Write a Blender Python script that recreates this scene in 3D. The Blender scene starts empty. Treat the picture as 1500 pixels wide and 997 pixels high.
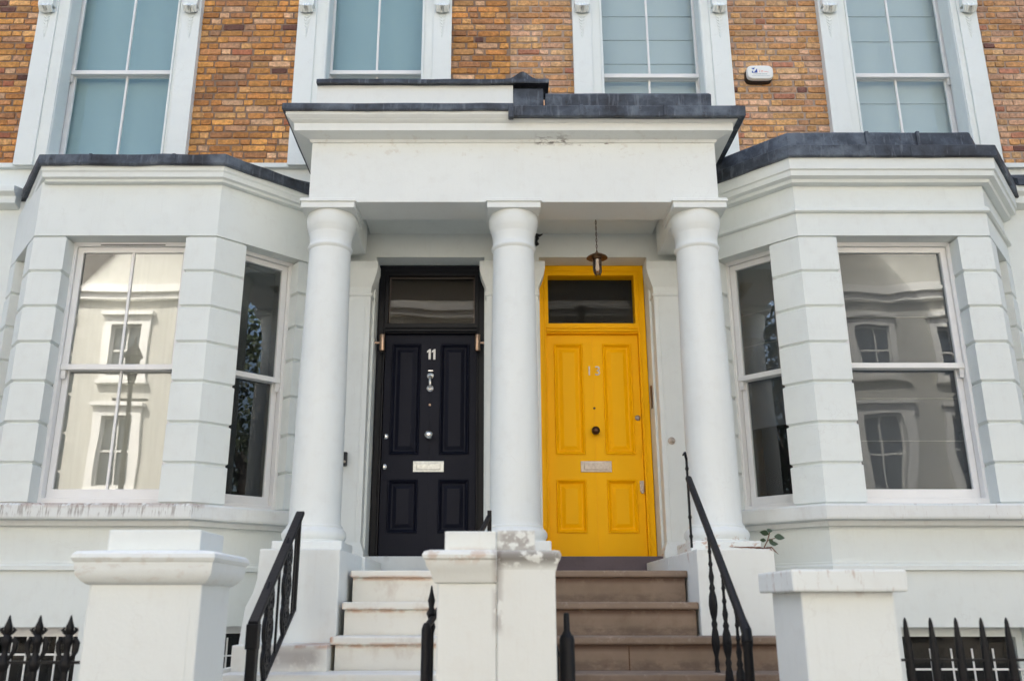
import bpy, bmesh, math, random
from mathutils import Matrix, Vector, noise
R = math.radians
random.seed(7)
S = bpy.context.scene
COL = S.collection

# ------------------------------------------------------------------ camera
cam_d = bpy.data.cameras.new("camera"); cam = bpy.data.objects.new("camera", cam_d); COL.objects.link(cam)
cam.location = (-0.157, -7.75, 1.5)
cam.rotation_euler = (R(90 + 16.7), 0, 0)
cam_d.sensor_width = 36.0
cam_d.lens = 1300 / 1500 * 36.0
cam_d.shift_x = 25 / 1500
cam_d.clip_start = 0.05; cam_d.clip_end = 500
cam_d.dof.use_dof = True; cam_d.dof.focus_distance = 9.0; cam_d.dof.aperture_fstop = 2.4
S.camera = cam
S.render.resolution_x, S.render.resolution_y = 1024, 680

# ------------------------------------------------------------------ world and sun
SUN_EL, SUN_AZ = R(47), R(-25)           # azimuth from +Y: the sun stands behind the houses, their fronts are in open shade
wd = bpy.data.worlds.new("World"); S.world = wd; wd.use_nodes = True
wn = wd.node_tree; bg = wn.nodes["Background"]
sky = wn.nodes.new("ShaderNodeTexSky"); sky.sky_type = 'NISHITA'; sky.sun_disc = False
sky.sun_elevation = SUN_EL; sky.sun_rotation = SUN_AZ
sky.air_density = 1.0; sky.dust_density = 4.5; sky.ozone_density = 0.8
wn.links.new(sky.outputs[0], bg.inputs[0]); bg.inputs[1].default_value = 0.15
sd = bpy.data.lights.new("sun", 'SUN'); sd.energy = 4.0; sd.angle = R(0.6); sd.color = (1.0, 0.95, 0.87)
sun = bpy.data.objects.new("sun", sd); COL.objects.link(sun)
sv = Vector((math.sin(SUN_AZ) * math.cos(SUN_EL), math.cos(SUN_AZ) * math.cos(SUN_EL), math.sin(SUN_EL)))
sun.rotation_euler = sv.to_track_quat('Z', 'Y').to_euler()
S.view_settings.view_transform = 'Standard'; S.view_settings.look = 'None'
S.view_settings.exposure = 1.58; S.view_settings.gamma = 1.0

# ------------------------------------------------------------------ object helpers
WM = {}
def place(o, parent=None, M=None):
    M = M or Matrix()
    WM[o.name] = M.copy()
    COL.objects.link(o)
    if parent is not None:
        o.parent = parent
        o.matrix_parent_inverse = WM[parent.name].inverted()
    o.matrix_basis = M
    return o
def tag(o, label=None, cat=None, group=None, kind=None):
    if label: o["label"] = label
    if cat: o["category"] = cat
    if group: o["group"] = group
    if kind: o["kind"] = kind
    return o
def root(name, loc, label, cat, group=None):
    o = bpy.data.objects.new(name, None); o.empty_display_size = 0.2
    place(o, None, Matrix.Translation(loc)); return tag(o, label, cat, group)

class MB:
    def __init__(s): s.bm = bmesh.new()
    def v(s, p): return s.bm.verts.new(p)
    def f(s, vs, mi=0):
        try:
            f = s.bm.faces.new(vs); f.material_index = mi; return f
        except ValueError: return None
    def box(s, x0, x1, y0, y1, z0, z1, mi=0):
        x0, x1 = min(x0, x1), max(x0, x1); y0, y1 = min(y0, y1), max(y0, y1)
        a = [s.v((x, y, z)) for z in (z0, z1) for x, y in ((x0, y0), (x1, y0), (x1, y1), (x0, y1))]
        for q in ((3, 2, 1, 0), (4, 5, 6, 7), (0, 1, 5, 4), (1, 2, 6, 5), (2, 3, 7, 6), (3, 0, 4, 7)):
            s.f([a[i] for i in q], mi)
        return s
    def loft(s, rings, cap=True, closed=True, mi=0):
        rr = [[s.v(p) for p in r] for r in rings]; n = len(rr[0])
        for a, b in zip(rr, rr[1:]):
            for i in range(n if closed else n - 1):
                s.f([a[i], a[(i + 1) % n], b[(i + 1) % n], b[i]], mi)
        if cap:
            s.f(rr[0][::-1], mi); s.f(rr[-1], mi)
        return s
    def prism(s, poly, z0, z1, mi=0):
        return s.loft([[(x, y, z0) for x, y in poly], [(x, y, z1) for x, y in poly]], mi=mi)
    def extrude_y(s, prof, y0, y1, mi=0):      # prof in x,z
        return s.loft([[(x, y0, z) for x, z in prof], [(x, y1, z) for x, z in prof]], mi=mi)
    def extrude_x(s, prof, x0, x1, mi=0):      # prof in y,z
        return s.loft([[(x0, y, z) for y, z in prof], [(x1, y, z) for y, z in prof]], mi=mi)
    def lathe(s, prof, cx, cy, n=32, a0=0.0):  # prof r,z
        return s.loft([[(cx + r * math.cos(a0 + 2 * math.pi * i / n), cy + r * math.sin(a0 + 2 * math.pi * i / n), z) for i in range(n)] for r, z in prof])
    def lathe_y(s, prof, cx, cz, n=24):        # prof r,y : axis along y
        return s.loft([[(cx + r * math.cos(2 * math.pi * i / n), y, cz + r * math.sin(2 * math.pi * i / n)) for i in range(n)] for r, y in prof])
    def tube(s, pts, r, n=8, closed=False):
        pts = [Vector(p) for p in pts]; m = len(pts); rings = []
        up = None
        for i, p in enumerate(pts):
            if closed: t = pts[(i + 1) % m] - pts[i - 1]
            else: t = pts[min(i + 1, m - 1)] - pts[max(i - 1, 0)]
            t.normalize()
            if up is None:
                up = Vector((0, 0, 1)) if abs(t.z) < .9 else Vector((0, 1, 0))
            u = (up - t * up.dot(t))
            if u.length < 1e-4: u = t.orthogonal()
            u.normalize(); w = t.cross(u); up = u
            ri = r[i] if isinstance(r, (list, tuple)) else r
            rings.append([p + u * ri * math.cos(2 * math.pi * k / n) + w * ri * math.sin(2 * math.pi * k / n) for k in range(n)])
        if closed: rings.append(rings[0]); s.loft(rings, cap=False)
        else: s.loft(rings)
        return s
    def sweep(s, path, prof, sub=0, jit=0.0, seed=0, mi=0):   # plan path, closed profile (offset outward, z)
        P = [Vector(p) for p in path]
        if sub:
            Q = []
            for a, b in zip(P, P[1:]):
                k = max(1, int((b - a).length / sub))
                Q += [a.lerp(b, i / k) for i in range(k)]
            Q.append(P[-1]); P = Q
        rings = []
        for i, p in enumerate(P):
            d0 = (P[i] - P[i - 1]).normalized() if i > 0 else None
            d1 = (P[i + 1] - P[i]).normalized() if i < len(P) - 1 else None
            d0 = d0 or d1; d1 = d1 or d0
            n0 = Vector((d0.y, -d0.x)); n1 = Vector((d1.y, -d1.x))
            m = (n0 + n1).normalized(); m = m / max(.3, m.dot(n0))
            ring = []
            for o, z in prof:
                q = p + m * o
                jz = jit * noise.noise(Vector((q.x * 4 + seed, q.y * 4, z * 3))) if jit else 0
                jo = jit * .7 * noise.noise(Vector((q.x * 5 + seed + 9, q.y * 5, z * 9))) if jit else 0
                ring.append((q.x + m.x * jo, q.y + m.y * jo, z + jz))
            rings.append(ring)
        return s.loft(rings, mi=mi)
    def wall(s, x0, x1, z0, z1, y0, y1, holes, mi=0):
        xs = sorted({x0, x1, *[h[0] for h in holes], *[h[1] for h in holes]})
        zs = sorted({z0, z1, *[h[2] for h in holes], *[h[3] for h in holes]})
        xs = [x for x in xs if x0 <= x <= x1]; zs = [z for z in zs if z0 <= z <= z1]
        nx, nz = len(xs) - 1, len(zs) - 1
        def solid(i, j):
            if not (0 <= i < nx and 0 <= j < nz): return False
            cx, cz = (xs[i] + xs[i + 1]) / 2, (zs[j] + zs[j + 1]) / 2
            return not any(h[0] < cx < h[1] and h[2] < cz < h[3] for h in holes)
        V = {}
        def vv(i, j, k):
            if (i, j, k) not in V: V[i, j, k] = s.v((xs[i], (y0, y1)[k], zs[j]))
            return V[i, j, k]
        for i in range(nx):
            for j in range(nz):
                if not solid(i, j): continue
                s.f([vv(i, j, 0), vv(i + 1, j, 0), vv(i + 1, j + 1, 0), vv(i, j + 1, 0)], mi)
                s.f([vv(i, j, 1), vv(i, j + 1, 1), vv(i + 1, j + 1, 1), vv(i + 1, j, 1)], mi)
                if not solid(i - 1, j): s.f([vv(i, j, 0), vv(i, j + 1, 0), vv(i, j + 1, 1), vv(i, j, 1)], mi)
                if not solid(i + 1, j): s.f([vv(i + 1, j, 0), vv(i + 1, j, 1), vv(i + 1, j + 1, 1), vv(i + 1, j + 1, 0)], mi)
                if not solid(i, j - 1): s.f([vv(i, j, 0), vv(i, j, 1), vv(i + 1, j, 1), vv(i + 1, j, 0)], mi)
                if not solid(i, j + 1): s.f([vv(i, j + 1, 0), vv(i + 1, j + 1, 0), vv(i + 1, j + 1, 1), vv(i, j + 1, 1)], mi)
        return s
    def mesh(s, name, mats, smooth=False, bevel=0.0, seg=2):
        if not isinstance(mats, (list, tuple)): mats = [mats]
        bmesh.ops.recalc_face_normals(s.bm, faces=s.bm.faces)
        if bevel:
            es = [e for e in s.bm.edges if e.is_manifold and e.calc_face_angle(0) > R(35)]
            bmesh.ops.bevel(s.bm, geom=es, offset=bevel, segments=seg, profile=.6, affect='EDGES', clamp_overlap=True)
        me = bpy.data.meshes.new(name); s.bm.to_mesh(me); s.bm.free()
        for m in mats: me.materials.append(m)
        if smooth:
            for p in me.polygons: p.use_smooth = True
            try: me.set_sharp_from_angle(angle=R(35))
            except Exception: pass
        return me
    def build(s, name, mats, parent=None, M=None, smooth=False, bevel=0.0, seg=2, label=None):
        o = bpy.data.objects.new(name, s.mesh(name, mats, smooth, bevel, seg))
        place(o, parent, M)
        if label: o["label"] = label
        return o
def T(x, y, z=0): return Matrix.Translation((x, y, z))
def inst(name, me, parent, M):
    return place(bpy.data.objects.new(name, me), parent, M)

# ------------------------------------------------------------------ materials
def new_mat(name):
    m = bpy.data.materials.new(name); m.use_nodes = True
    nt = m.node_tree; return m, nt, nt.nodes["Principled BSDF"]
def ramp(nt, fac, stops):
    r = nt.nodes.new("ShaderNodeValToRGB"); cr = r.color_ramp
    while len(cr.elements) < len(stops): cr.elements.new(.5)
    for e, (p, c) in zip(cr.elements, stops):
        e.position = p; e.color = (*c, 1) if len(c) == 3 else c
    nt.links.new(fac, r.inputs[0]); return r.outputs[0]
def noise_n(nt, vec, scale, detail=4, rough=.55, stretch=None, dist=0):
    if stretch:
        mp = nt.nodes.new("ShaderNodeMapping"); mp.inputs['Scale'].default_value = stretch
        nt.links.new(vec, mp.inputs[0]); vec = mp.outputs[0]
    n = nt.nodes.new("ShaderNodeTexNoise"); n.inputs['Scale'].default_value = scale
    n.inputs['Detail'].default_value = detail; n.inputs['Roughness'].default_value = rough
    n.inputs['Distortion'].default_value = dist
    nt.links.new(vec, n.inputs['Vector']); return n.outputs['Fac']
def mixc(nt, fac, a, b, mode='MIX'):
    m = nt.nodes.new("ShaderNodeMix"); m.data_type = 'RGBA'; m.blend_type = mode
    for k, val in ((0, fac), (6, a), (7, b)):
        if isinstance(val, bpy.types.NodeSocket): nt.links.new(val, m.inputs[k])
        elif k == 0: m.inputs[0].default_value = val
        else: m.inputs[k].default_value = (*val, 1)
    return m.outputs[2]
def mth(nt, op, a, b=None, clamp=False):
    m = nt.nodes.new("ShaderNodeMath"); m.operation = op; m.use_clamp = clamp
    for k, val in ((0, a), (1, b)):
        if val is None: continue
        if isinstance(val, bpy.types.NodeSocket): nt.links.new(val, m.inputs[k])
        else: m.inputs[k].default_value = val
    return m.outputs[0]
def mrange(nt, v, a, b, c=0., d=1.):
    m = nt.nodes.new("ShaderNodeMapRange"); m.inputs[1].default_value = a; m.inputs[2].default_value = b
    m.inputs[3].default_value = c; m.inputs[4].default_value = d; nt.links.new(v, m.inputs[0]); return m.outputs[0]
def pos(nt):
    g = nt.nodes.new("ShaderNodeNewGeometry"); return g.outputs['Position']
def boxmask(nt, P, x0, x1, z0, z1, soft=.03, y0=None, y1=None):
    sp = nt.nodes.new("ShaderNodeSeparateXYZ"); nt.links.new(P, sp.inputs[0])
    m = None
    for ax, a, b in ((0, x0, x1), (2, z0, z1), (1, y0, y1)):
        if a is None: continue
        for t in (mrange(nt, sp.outputs[ax], a - soft, a + soft), mrange(nt, sp.outputs[ax], b - soft, b + soft, 1, 0)):
            m = t if m is None else mth(nt, 'MULTIPLY', m, t)
    return m
def bump(nt, bsdf, h, strength, dist=.01):
    b = nt.nodes.new("ShaderNodeBump"); b.inputs['Strength'].default_value = strength; b.inputs['Distance'].default_value = dist
    nt.links.new(h, b.inputs['Height']); nt.links.new(b.outputs[0], bsdf.inputs['Normal'])
def paint(name, col, rough=.6, var=.05, grime=.12, grime_col=(.35, .30, .25), marks=(), bs=.25, scale=1.0):
    """painted render/plaster/wood. marks: (x0,x1,z0,z1,threshold,noise scale,colour,stretch,strength)"""
    m, nt, b = new_mat(name); P = pos(nt)
    n1 = noise_n(nt, P, 1.3 * scale, 3); n2 = noise_n(nt, P, 9 * scale, 5, .6)
    c = mixc(nt, ramp(nt, n1, [(.3, (0, 0, 0)), (.7, (1, 1, 1))]), tuple(x * (1 - var) for x in col), col)
    if grime:
        g = mth(nt, 'MULTIPLY', ramp(nt, n2, [(.52, (0, 0, 0)), (.78, (1, 1, 1))]), grime)
        c = mixc(nt, g, c, grime_col)
        st = noise_n(nt, P, 7, 4, .7, (6, 6, .5))
        g2 = mth(nt, 'MULTIPLY', ramp(nt, st, [(.55, (0, 0, 0)), (.75, (1, 1, 1))]), grime * .6)
        c = mixc(nt, g2, c, grime_col)
    for (x0, x1, z0, z1, th, sc, mc, stretch, stg) in marks:
        k = boxmask(nt, P, x0, x1, z0, z1, .02)
        n = noise_n(nt, P, sc, 6, .65, stretch)
        k = mth(nt, 'MULTIPLY', k, mrange(nt, n, th, th + .07))
        c = mixc(nt, mth(nt, 'MULTIPLY', k, stg), c, mc)
    nt.links.new(c, b.inputs['Base Color']); b.inputs['Roughness'].default_value = rough
    if grime and col[2] > .7:
        vo = nt.nodes.new("ShaderNodeTexVoronoi"); vo.feature = 'DISTANCE_TO_EDGE'; vo.inputs['Scale'].default_value = 1.15
        wv = nt.nodes.new("ShaderNodeVectorMath"); wv.operation = 'ADD'
        nn = nt.nodes.new("ShaderNodeTexNoise"); nn.inputs['Scale'].default_value = 3.0; nn.inputs['Detail'].default_value = 6; nt.links.new(P, nn.inputs['Vector'])
        nt.links.new(P, wv.inputs[0]); nt.links.new(nn.outputs['Color'], wv.inputs[1]); nt.links.new(wv.outputs[0], vo.inputs['Vector'])
        k = mth(nt, 'MULTIPLY', mrange(nt, vo.outputs['Distance'], .0, .006, 1, 0), mrange(nt, n1, .52, .60))
        c = mixc(nt, mth(nt, 'MULTIPLY', k, .13), c, (.38, .34, .30)); nt.links.new(c, b.inputs['Base Color'])
    h = noise_n(nt, P, 60, 5, .7)
    h2 = noise_n(nt, P, 3.5, 3, .5)
    bump(nt, b, mth(nt, 'ADD', mth(nt, 'MULTIPLY', h, .25), h2), bs, .012)
    return m
WHITE = (.76, .805, .775)
brown = (.10, .05, .03)
M_stucco = paint("white_stucco", WHITE, .65, .06, .11, (.45, .42, .37))
M_stucco_b = paint("white_stucco_soft", (.755, .80, .77), .65, .07, .13, (.45, .42, .38))
M_porch = paint("porch_stucco", (.77, .80, .765), .6, .05, .11, (.45, .40, .34), marks=[
    (.19, .50, 5.275, 5.312, .50, 24, (.09, .07, .06), (.55, 1, 1.6), .9),
    (.55, 1.02, 5.26, 5.31, .60, 24, (.12, .09, .07), (.5, 1, 1.6), .9),
    (-1.7, 1.7, 5.15, 5.33, .58, 9, (.50, .44, .36), (1, 1, 1.5), .3)])
M_sill = paint("sill_paint", (.76, .785, .76), .6, .05, .2, (.40, .33, .26), marks=[
    (-4.9, -2.4, 2.17, 2.30, .52, 16, (.13, .09, .07), (2.6, 2.6, .30), .5),
    (-4.9, -2.4, 2.24, 2.30, .42, 12, (.30, .17, .11), (1, 1, 1), .6),
    (2.4, 4.9, 2.14, 2.30, .60, 9, (.38, .31, .26), (2, 2, .4), .5)])
M_sillR = M_sill
M_ped = paint("pedestal_paint", (.765, .795, .76), .6, .04, .12, (.45, .38, .30), marks=[
    (1.0, 1.9, 1.84, 2.0, .56, 14, (.42, .22, .13), (1, 1, 2), .7),
    (1.0, 1.4, 1.5, 1.95, .64, 6, (.45, .32, .24), None, .5)])
M_pierL = paint("gate_pier_paint", (.735, .775, .75), .6, .05, .10, (.45, .40, .34), marks=[
    (-1.96, -1.36, 1.60, 1.72, .55, 14, (.45, .36, .28), (1, 1, 2.2), .25)])
M_pierC = paint("gate_pier_paint_cream", (.74, .765, .72), .6, .05, .12, (.48, .38, .28), marks=[
    (-.47, -.14, 1.685, 1.735, .50, 10, (.46, .28, .17), (1, 1, 1), .5),
    (-.16, .13, 1.675, 1.735, .40, 17, (.10, .08, .065), (1, 1, 1.2), .75),
    (-.155, -.135, 1.4, 1.75, .40, 17, (.15, .10, .08), (1, 1, .6), .7),
    (-.14, .02, 1.735, 1.82, .46, 16, (.22, .19, .17), (1, 1, 1), .7)])
M_pierR = paint("gate_pier_paint_grey", (.735, .775, .75), .6, .05, .12, (.40, .36, .31), marks=[
    (1.0, 1.6, 1.555, 1.66, .56, 11, (.40, .30, .24), (2.5, 2.5, .6), .6)])
M_wood = paint("white_gloss_paint", (.80, .80, .78), .35, .03, .05, (.5, .45, .4), bs=.08)
M_yellow = paint("yellow_gloss_paint", (1.0, .505, .0), .42, .02, .015, (.6, .25, .01), bs=.06)
M_navy = paint("navy_gloss_paint", (.007, .0085, .018), .5, .1, .0, bs=.06)
M_blackp = paint("black_gloss_paint", (.005, .006, .009), .35, .1, .0, bs=.06)
def metal(name, col, rough, met=1.0, bs=.0):
    m, nt, b = new_mat(name); P = pos(nt)
    n = noise_n(nt, P, 40, 4)
    c = mixc(nt, ramp(nt, n, [(.35, (0, 0, 0)), (.7, (1, 1, 1))]), tuple(x * .75 for x in col), col)
    nt.links.new(c, b.inputs['Base Color']); b.inputs['Metallic'].default_value = met
    b.inputs['Roughness'].default_value = rough
    if bs: bump(nt, b, n, bs, .004)
    return m
M_iron = metal("black_painted_iron", (.007, .007, .008), .5, 0.0, .5)
for m_, lv in ((M_yellow, .12), (M_navy, .18), (M_blackp, .2), (M_iron, .25)):
    m_.node_tree.nodes["Principled BSDF"].inputs["Specular IOR Level"].default_value = lv
M_chrome = metal("polished_chrome", (.85, .85, .83), .22)
M_satin = metal("brushed_chrome", (.56, .58, .56), .38, 1.0, .6)
M_brass = metal("aged_brass", (.60, .42, .30), .4)
M_silver = metal("satin_silver", (.50, .44, .38), .5)
M_bronze = metal("dark_bronze", (.10, .055, .035), .4)
M_bronze_l = metal("dull_bronze", (.24, .16, .10), .5)
M_white_plastic = paint("white_plastic", (.80, .82, .78), .45, .02, 0, bs=.02)
M_black_plastic = paint("black_plastic", (.012, .012, .014), .5, .02, 0, bs=.02)
def flat(name, col, rough=.5, emit=None):
    m, nt, b = new_mat(name); b.inputs['Base Color'].default_value = (*col, 1); b.inputs['Roughness'].default_value = rough
    return m
M_blue_print = flat("blue_print", (.01, .06, .30)); M_red_print = flat("red_print", (.75, .25, .18)); M_grey_print = flat("grey_print", (.35, .42, .46))
M_bead = flat("brown_bead", (.09, .065, .05), .5); M_number = flat("number_white", (.82, .80, .76), .35)
# lead
def lead():
    m, nt, b = new_mat("weathered_lead"); P = pos(nt)
    n = noise_n(nt, P, 3.2, 6, .65); n2 = noise_n(nt, P, 11, 6, .7)
    c = ramp(nt, n, [(.36, (.020, .023, .030)), (.5, (.050, .062, .080)), (.64, (.12, .145, .175))])
    c = mixc(nt, ramp(nt, n2, [(.60, (0, 0, 0)), (.72, (1, 1, 1))]), c, (.022, .017, .015))
    st = noise_n(nt, P, 5, 4, .6, (5, 5, .6)); c = mixc(nt, ramp(nt, st, [(.56, (0, 0, 0)), (.74, (.6, .6, .6))]), c, (.20, .23, .26))
    nt.links.new(c, b.inputs['Base Color']); b.inputs['Roughness'].default_value = .62; b.inputs['Metallic'].default_value = .1
    bump(nt, b, n2, .35, .01); return m
M_lead = lead()
def stone(name, c1, c2, stain, marks=()):
    m, nt, b = new_mat(name); P = pos(nt)
    n = noise_n(nt, P, 2.6, 6, .6); n2 = noise_n(nt, P, 8, 6, .7); n3 = noise_n(nt, P, 90, 3, .6)
    c = mixc(nt, ramp(nt, n, [(.35, (0, 0, 0)), (.68, (1, 1, 1))]), c1, c2)
    c = mixc(nt, mth(nt, 'MULTIPLY', ramp(nt, n2, [(.54, (0, 0, 0)), (.72, (1, 1, 1))]), .45), c, stain)
    for (x0, x1, z0, z1, th, sc, mc, stretch, stg, sf) in marks:
        k = boxmask(nt, P, x0, x1, z0, z1, sf)
        k = mth(nt, 'MULTIPLY', k, mrange(nt, noise_n(nt, P, sc, 5, .65, stretch), th, th + .15))
        c = mixc(nt, mth(nt, 'MULTIPLY', k, stg), c, mc)
    nt.links.new(c, b.inputs['Base Color']); b.inputs['Roughness'].default_value = .75
    bump(nt, b, mth(nt, 'ADD', n2, mth(nt, 'MULTIPLY', n3, .3)), .25, .008); return m
OR = (.50, .22, .10)
lm = [(-1.3, .1, z - .062, z - .036, .40, 7, OR, (1, 1, 1), .6, .008) for z in (1.73, 1.53, 1.335)]
lm += [(-1.3, .1, 1.2, 1.70, .56, 5, (.52, .42, .33), (1.2, 1.2, .8), .4, .02), (-1.45, -1.15, 1.165, 1.285, .35, 5, (.22, .18, .17), None, .6, .04), (-1.14, -1.10, 1.3, 1.72, .3, 9, OR, None, .7, .008)]
M_stepL = stone("cream_stone", (.80, .785, .70), (.77, .745, .655), (.70, .63, .51), lm)
rm = [(-.1, 1.8, z - .075, z - .04, .30, 6, (.09, .045, .03), (1, 1, 1), .8, .012) for z in (1.73, 1.53, 1.335, 1.15)]
rm += [(-.1, 1.8, z, z + .05, .42, 9, (.08, .05, .035), (1, 1, 2), .5, .015) for z in (1.53, 1.335, 1.15)]
rm += [(-.1, 1.8, z - .03, z + .01, .56, 22, (.36, .30, .24), (1, 1, 1), .6, .01) for z in (1.73, 1.53, 1.335, 1.15)]
M_stepR = stone("tan_painted_stone", (.26, .19, .135), (.19, .135, .09), (.16, .09, .055), rm)
M_paving = stone("grey_paving", (.22, .19, .16), (.18, .15, .125), (.13, .10, .08))
M_thresholdL = stone("pale_threshold_stone", (.62, .66, .66), (.55, .58, .58), (.40, .40, .38))
M_mat = stone("dark_threshold_stone", (.13, .10, .11), (.10, .075, .08), (.06, .05, .05))
# brick
def brick_mat(name, col, var=.25):
    m, nt, b = new_mat(name); P = pos(nt)
    n = noise_n(nt, P, 26, 5, .65); n2 = noise_n(nt, P, 5, 3); n3 = noise_n(nt, P, 120, 3, .7)
    oi = nt.nodes.new("ShaderNodeObjectInfo")
    c = mixc(nt, ramp(nt, n, [(.38, (0, 0, 0)), (.66, (1, 1, 1))]), tuple(x * .68 for x in col), tuple(min(1, x * 1.25) for x in col))
    c = mixc(nt, ramp(nt, n2, [(.55, (0, 0, 0)), (.8, (.5, .5, .5))]), c, (.30, .17, .09))
    soot = ramp(nt, noise_n(nt, P, 1.1, 5, .6, (1, 1, 1.6)), [(.40, (.80, .74, .70)), (.60, (1.08, 1.06, 1.02))])
    c = mixc(nt, 1.0, c, soot, 'MULTIPLY')
    h = nt.nodes.new("ShaderNodeHueSaturation"); nt.links.new(c, h.inputs['Color'])
    nt.links.new(mrange(nt, oi.outputs['Random'], 0, 1, 1 - var, 1 + var), h.inputs['Value'])
    h.inputs['Saturation'].default_value = .95
    nt.links.new(h.outputs[0], b.inputs['Base Color']); b.inputs['Roughness'].default_value = .85
    bump(nt, b, mth(nt, 'ADD', n, mth(nt, 'MULTIPLY', n3, .4)), .6, .01); return m
PAL = [(.62, .295, .06), (.58, .25, .05), (.66, .36, .12), (.50, .23, .08), (.68, .42, .23), (.44, .15, .065), (.16, .07, .05), (.56, .31, .16)]
M_brick = [brick_mat("brick_%s" % n, c) for n, c in zip(("ochre", "amber", "yellow", "brown", "buff", "red", "burnt", "tan"), PAL)]
PALR = [(.62, .35, .125), (.60, .305, .105), (.65, .405, .19), (.54, .295, .13), (.66, .41, .25), (.48, .20, .11), (.18, .08, .06), (.58, .34, .20)]
M_brickR = [brick_mat("brick_pointed_%s" % n, c, .18) for n, c in zip(("ochre", "amber", "yellow", "brown", "buff", "red", "burnt", "tan"), PALR)]
M_mortarL = stone("dark_mortar", (.27, .185, .125), (.18, .125, .09), (.09, .07, .06))
M_mortarR = stone("pale_mortar", (.38, .30, .24), (.32, .25, .20), (.22, .17, .14))
# glass
def glass(name, wob=.02, refl=1.0, tint=(.95, .97, .97), sc=1.4):
    m, nt, b = new_mat(name); nt.nodes.remove(b); out = nt.nodes["Material Output"]
    tr = nt.nodes.new("ShaderNodeBsdfTransparent"); tr.inputs[0].default_value = (*tint, 1)
    gl = nt.nodes.new("ShaderNodeBsdfGlossy"); gl.inputs['Roughness'].default_value = .004
    fr = nt.nodes.new("ShaderNodeFresnel"); fr.inputs[0].default_value = 1.9
    f = mth(nt, 'MULTIPLY', fr.outputs[0], refl * 1.6, True)
    P = pos(nt); n = noise_n(nt, P, sc, 1.5, .4, (1, 1, .6))
    bp = nt.nodes.new("ShaderNodeBump"); bp.inputs['Strength'].default_value = 1.0; bp.inputs['Distance'].default_value = wob
    nt.links.new(n, bp.inputs['Height']); nt.links.new(bp.outputs[0], gl.inputs['Normal'])
    mx = nt.nodes.new("ShaderNodeMixShader"); nt.links.new(f, mx.inputs[0])
    nt.links.new(tr.outputs[0], mx.inputs[1]); nt.links.new(gl.outputs[0], mx.inputs[2]); nt.links.new(mx.outputs[0], out.inputs[0])
    return m
M_glass = glass("window_glass", .002, .20); M_glass_old = glass("old_wavy_glass", .004, .15, sc=1.6); M_glass_up = glass("upper_window_glass", .003, .04)
M_glass_bay = glass("bay_window_glass", .0016, .85)
M_glass_fan = glass("fanlight_glass", .003, .12); M_jar = glass("lantern_glass", .003, .8, (.75, .62, .50))
def cloth(name, col, fold_shade=0, seam=None, rough=.9):
    m, nt, b = new_mat(name); P = pos(nt)
    n = noise_n(nt, P, 14, 3, .5, (3, 3, .15)) if fold_shade else noise_n(nt, P, 2, 2)
    c = mixc(nt, n, tuple(x * (.8 if fold_shade else .95) for x in col), col)  # shade between curtain folds is painted in as darker upright bands
    nt.links.new(c, b.inputs['Base Color']); b.inputs['Roughness'].default_value = rough
    return m
M_blind_teal = cloth("teal_roller_blind", (.335, .47, .50)); M_blind_grey = cloth("pale_blue_roman_blind", (.52, .595, .60))
M_curtain = cloth("cream_curtain", (.88, .87, .82), 1); M_sheer = cloth("grey_roman_blind", (.10, .10, .105))
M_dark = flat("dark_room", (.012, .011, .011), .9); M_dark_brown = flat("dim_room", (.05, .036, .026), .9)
M_seam = flat("blind_seam", (.50, .56, .57), .8); M_seam_d = flat("dim_blind_seam", (.20, .195, .19), .8)

# ------------------------------------------------------------------ ground
def ground():
    m, nt, b = new_mat("asphalt"); P = pos(nt)
    n = noise_n(nt, P, 60, 4); c = mixc(nt, n, (.04, .04, .042), (.065, .064, .062)); nt.links.new(c, b.inputs['Base Color']); b.inputs['Roughness'].default_value = .9
    MB().box(-200, 200, -14.6, -6.5, -.3, -.12).build("road", m)["kind"] = "structure"
    MB().box(-200, 200, -6.45, -3.95, -.3, 0).build("pavement", M_paving)["kind"] = "structure"
    MB().box(-200, 200, -6.60, -6.455, -.3, .004).build("kerb", M_paving)["kind"] = "structure"
    MB().box(-200, 200, -200, -14.6, -.3, .002).build("far_pavement", m)["kind"] = "structure"
    MB().box(-200, 200, -3.42, 200, -1.35, -1.1).build("sunken_area_floor", M_paving)["kind"] = "structure"
    MB().box(-200, 200, -3.949, -3.43, -1.35, -.004).build("retaining_wall", M_stucco_b)["kind"] = "structure"
ground()

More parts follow.
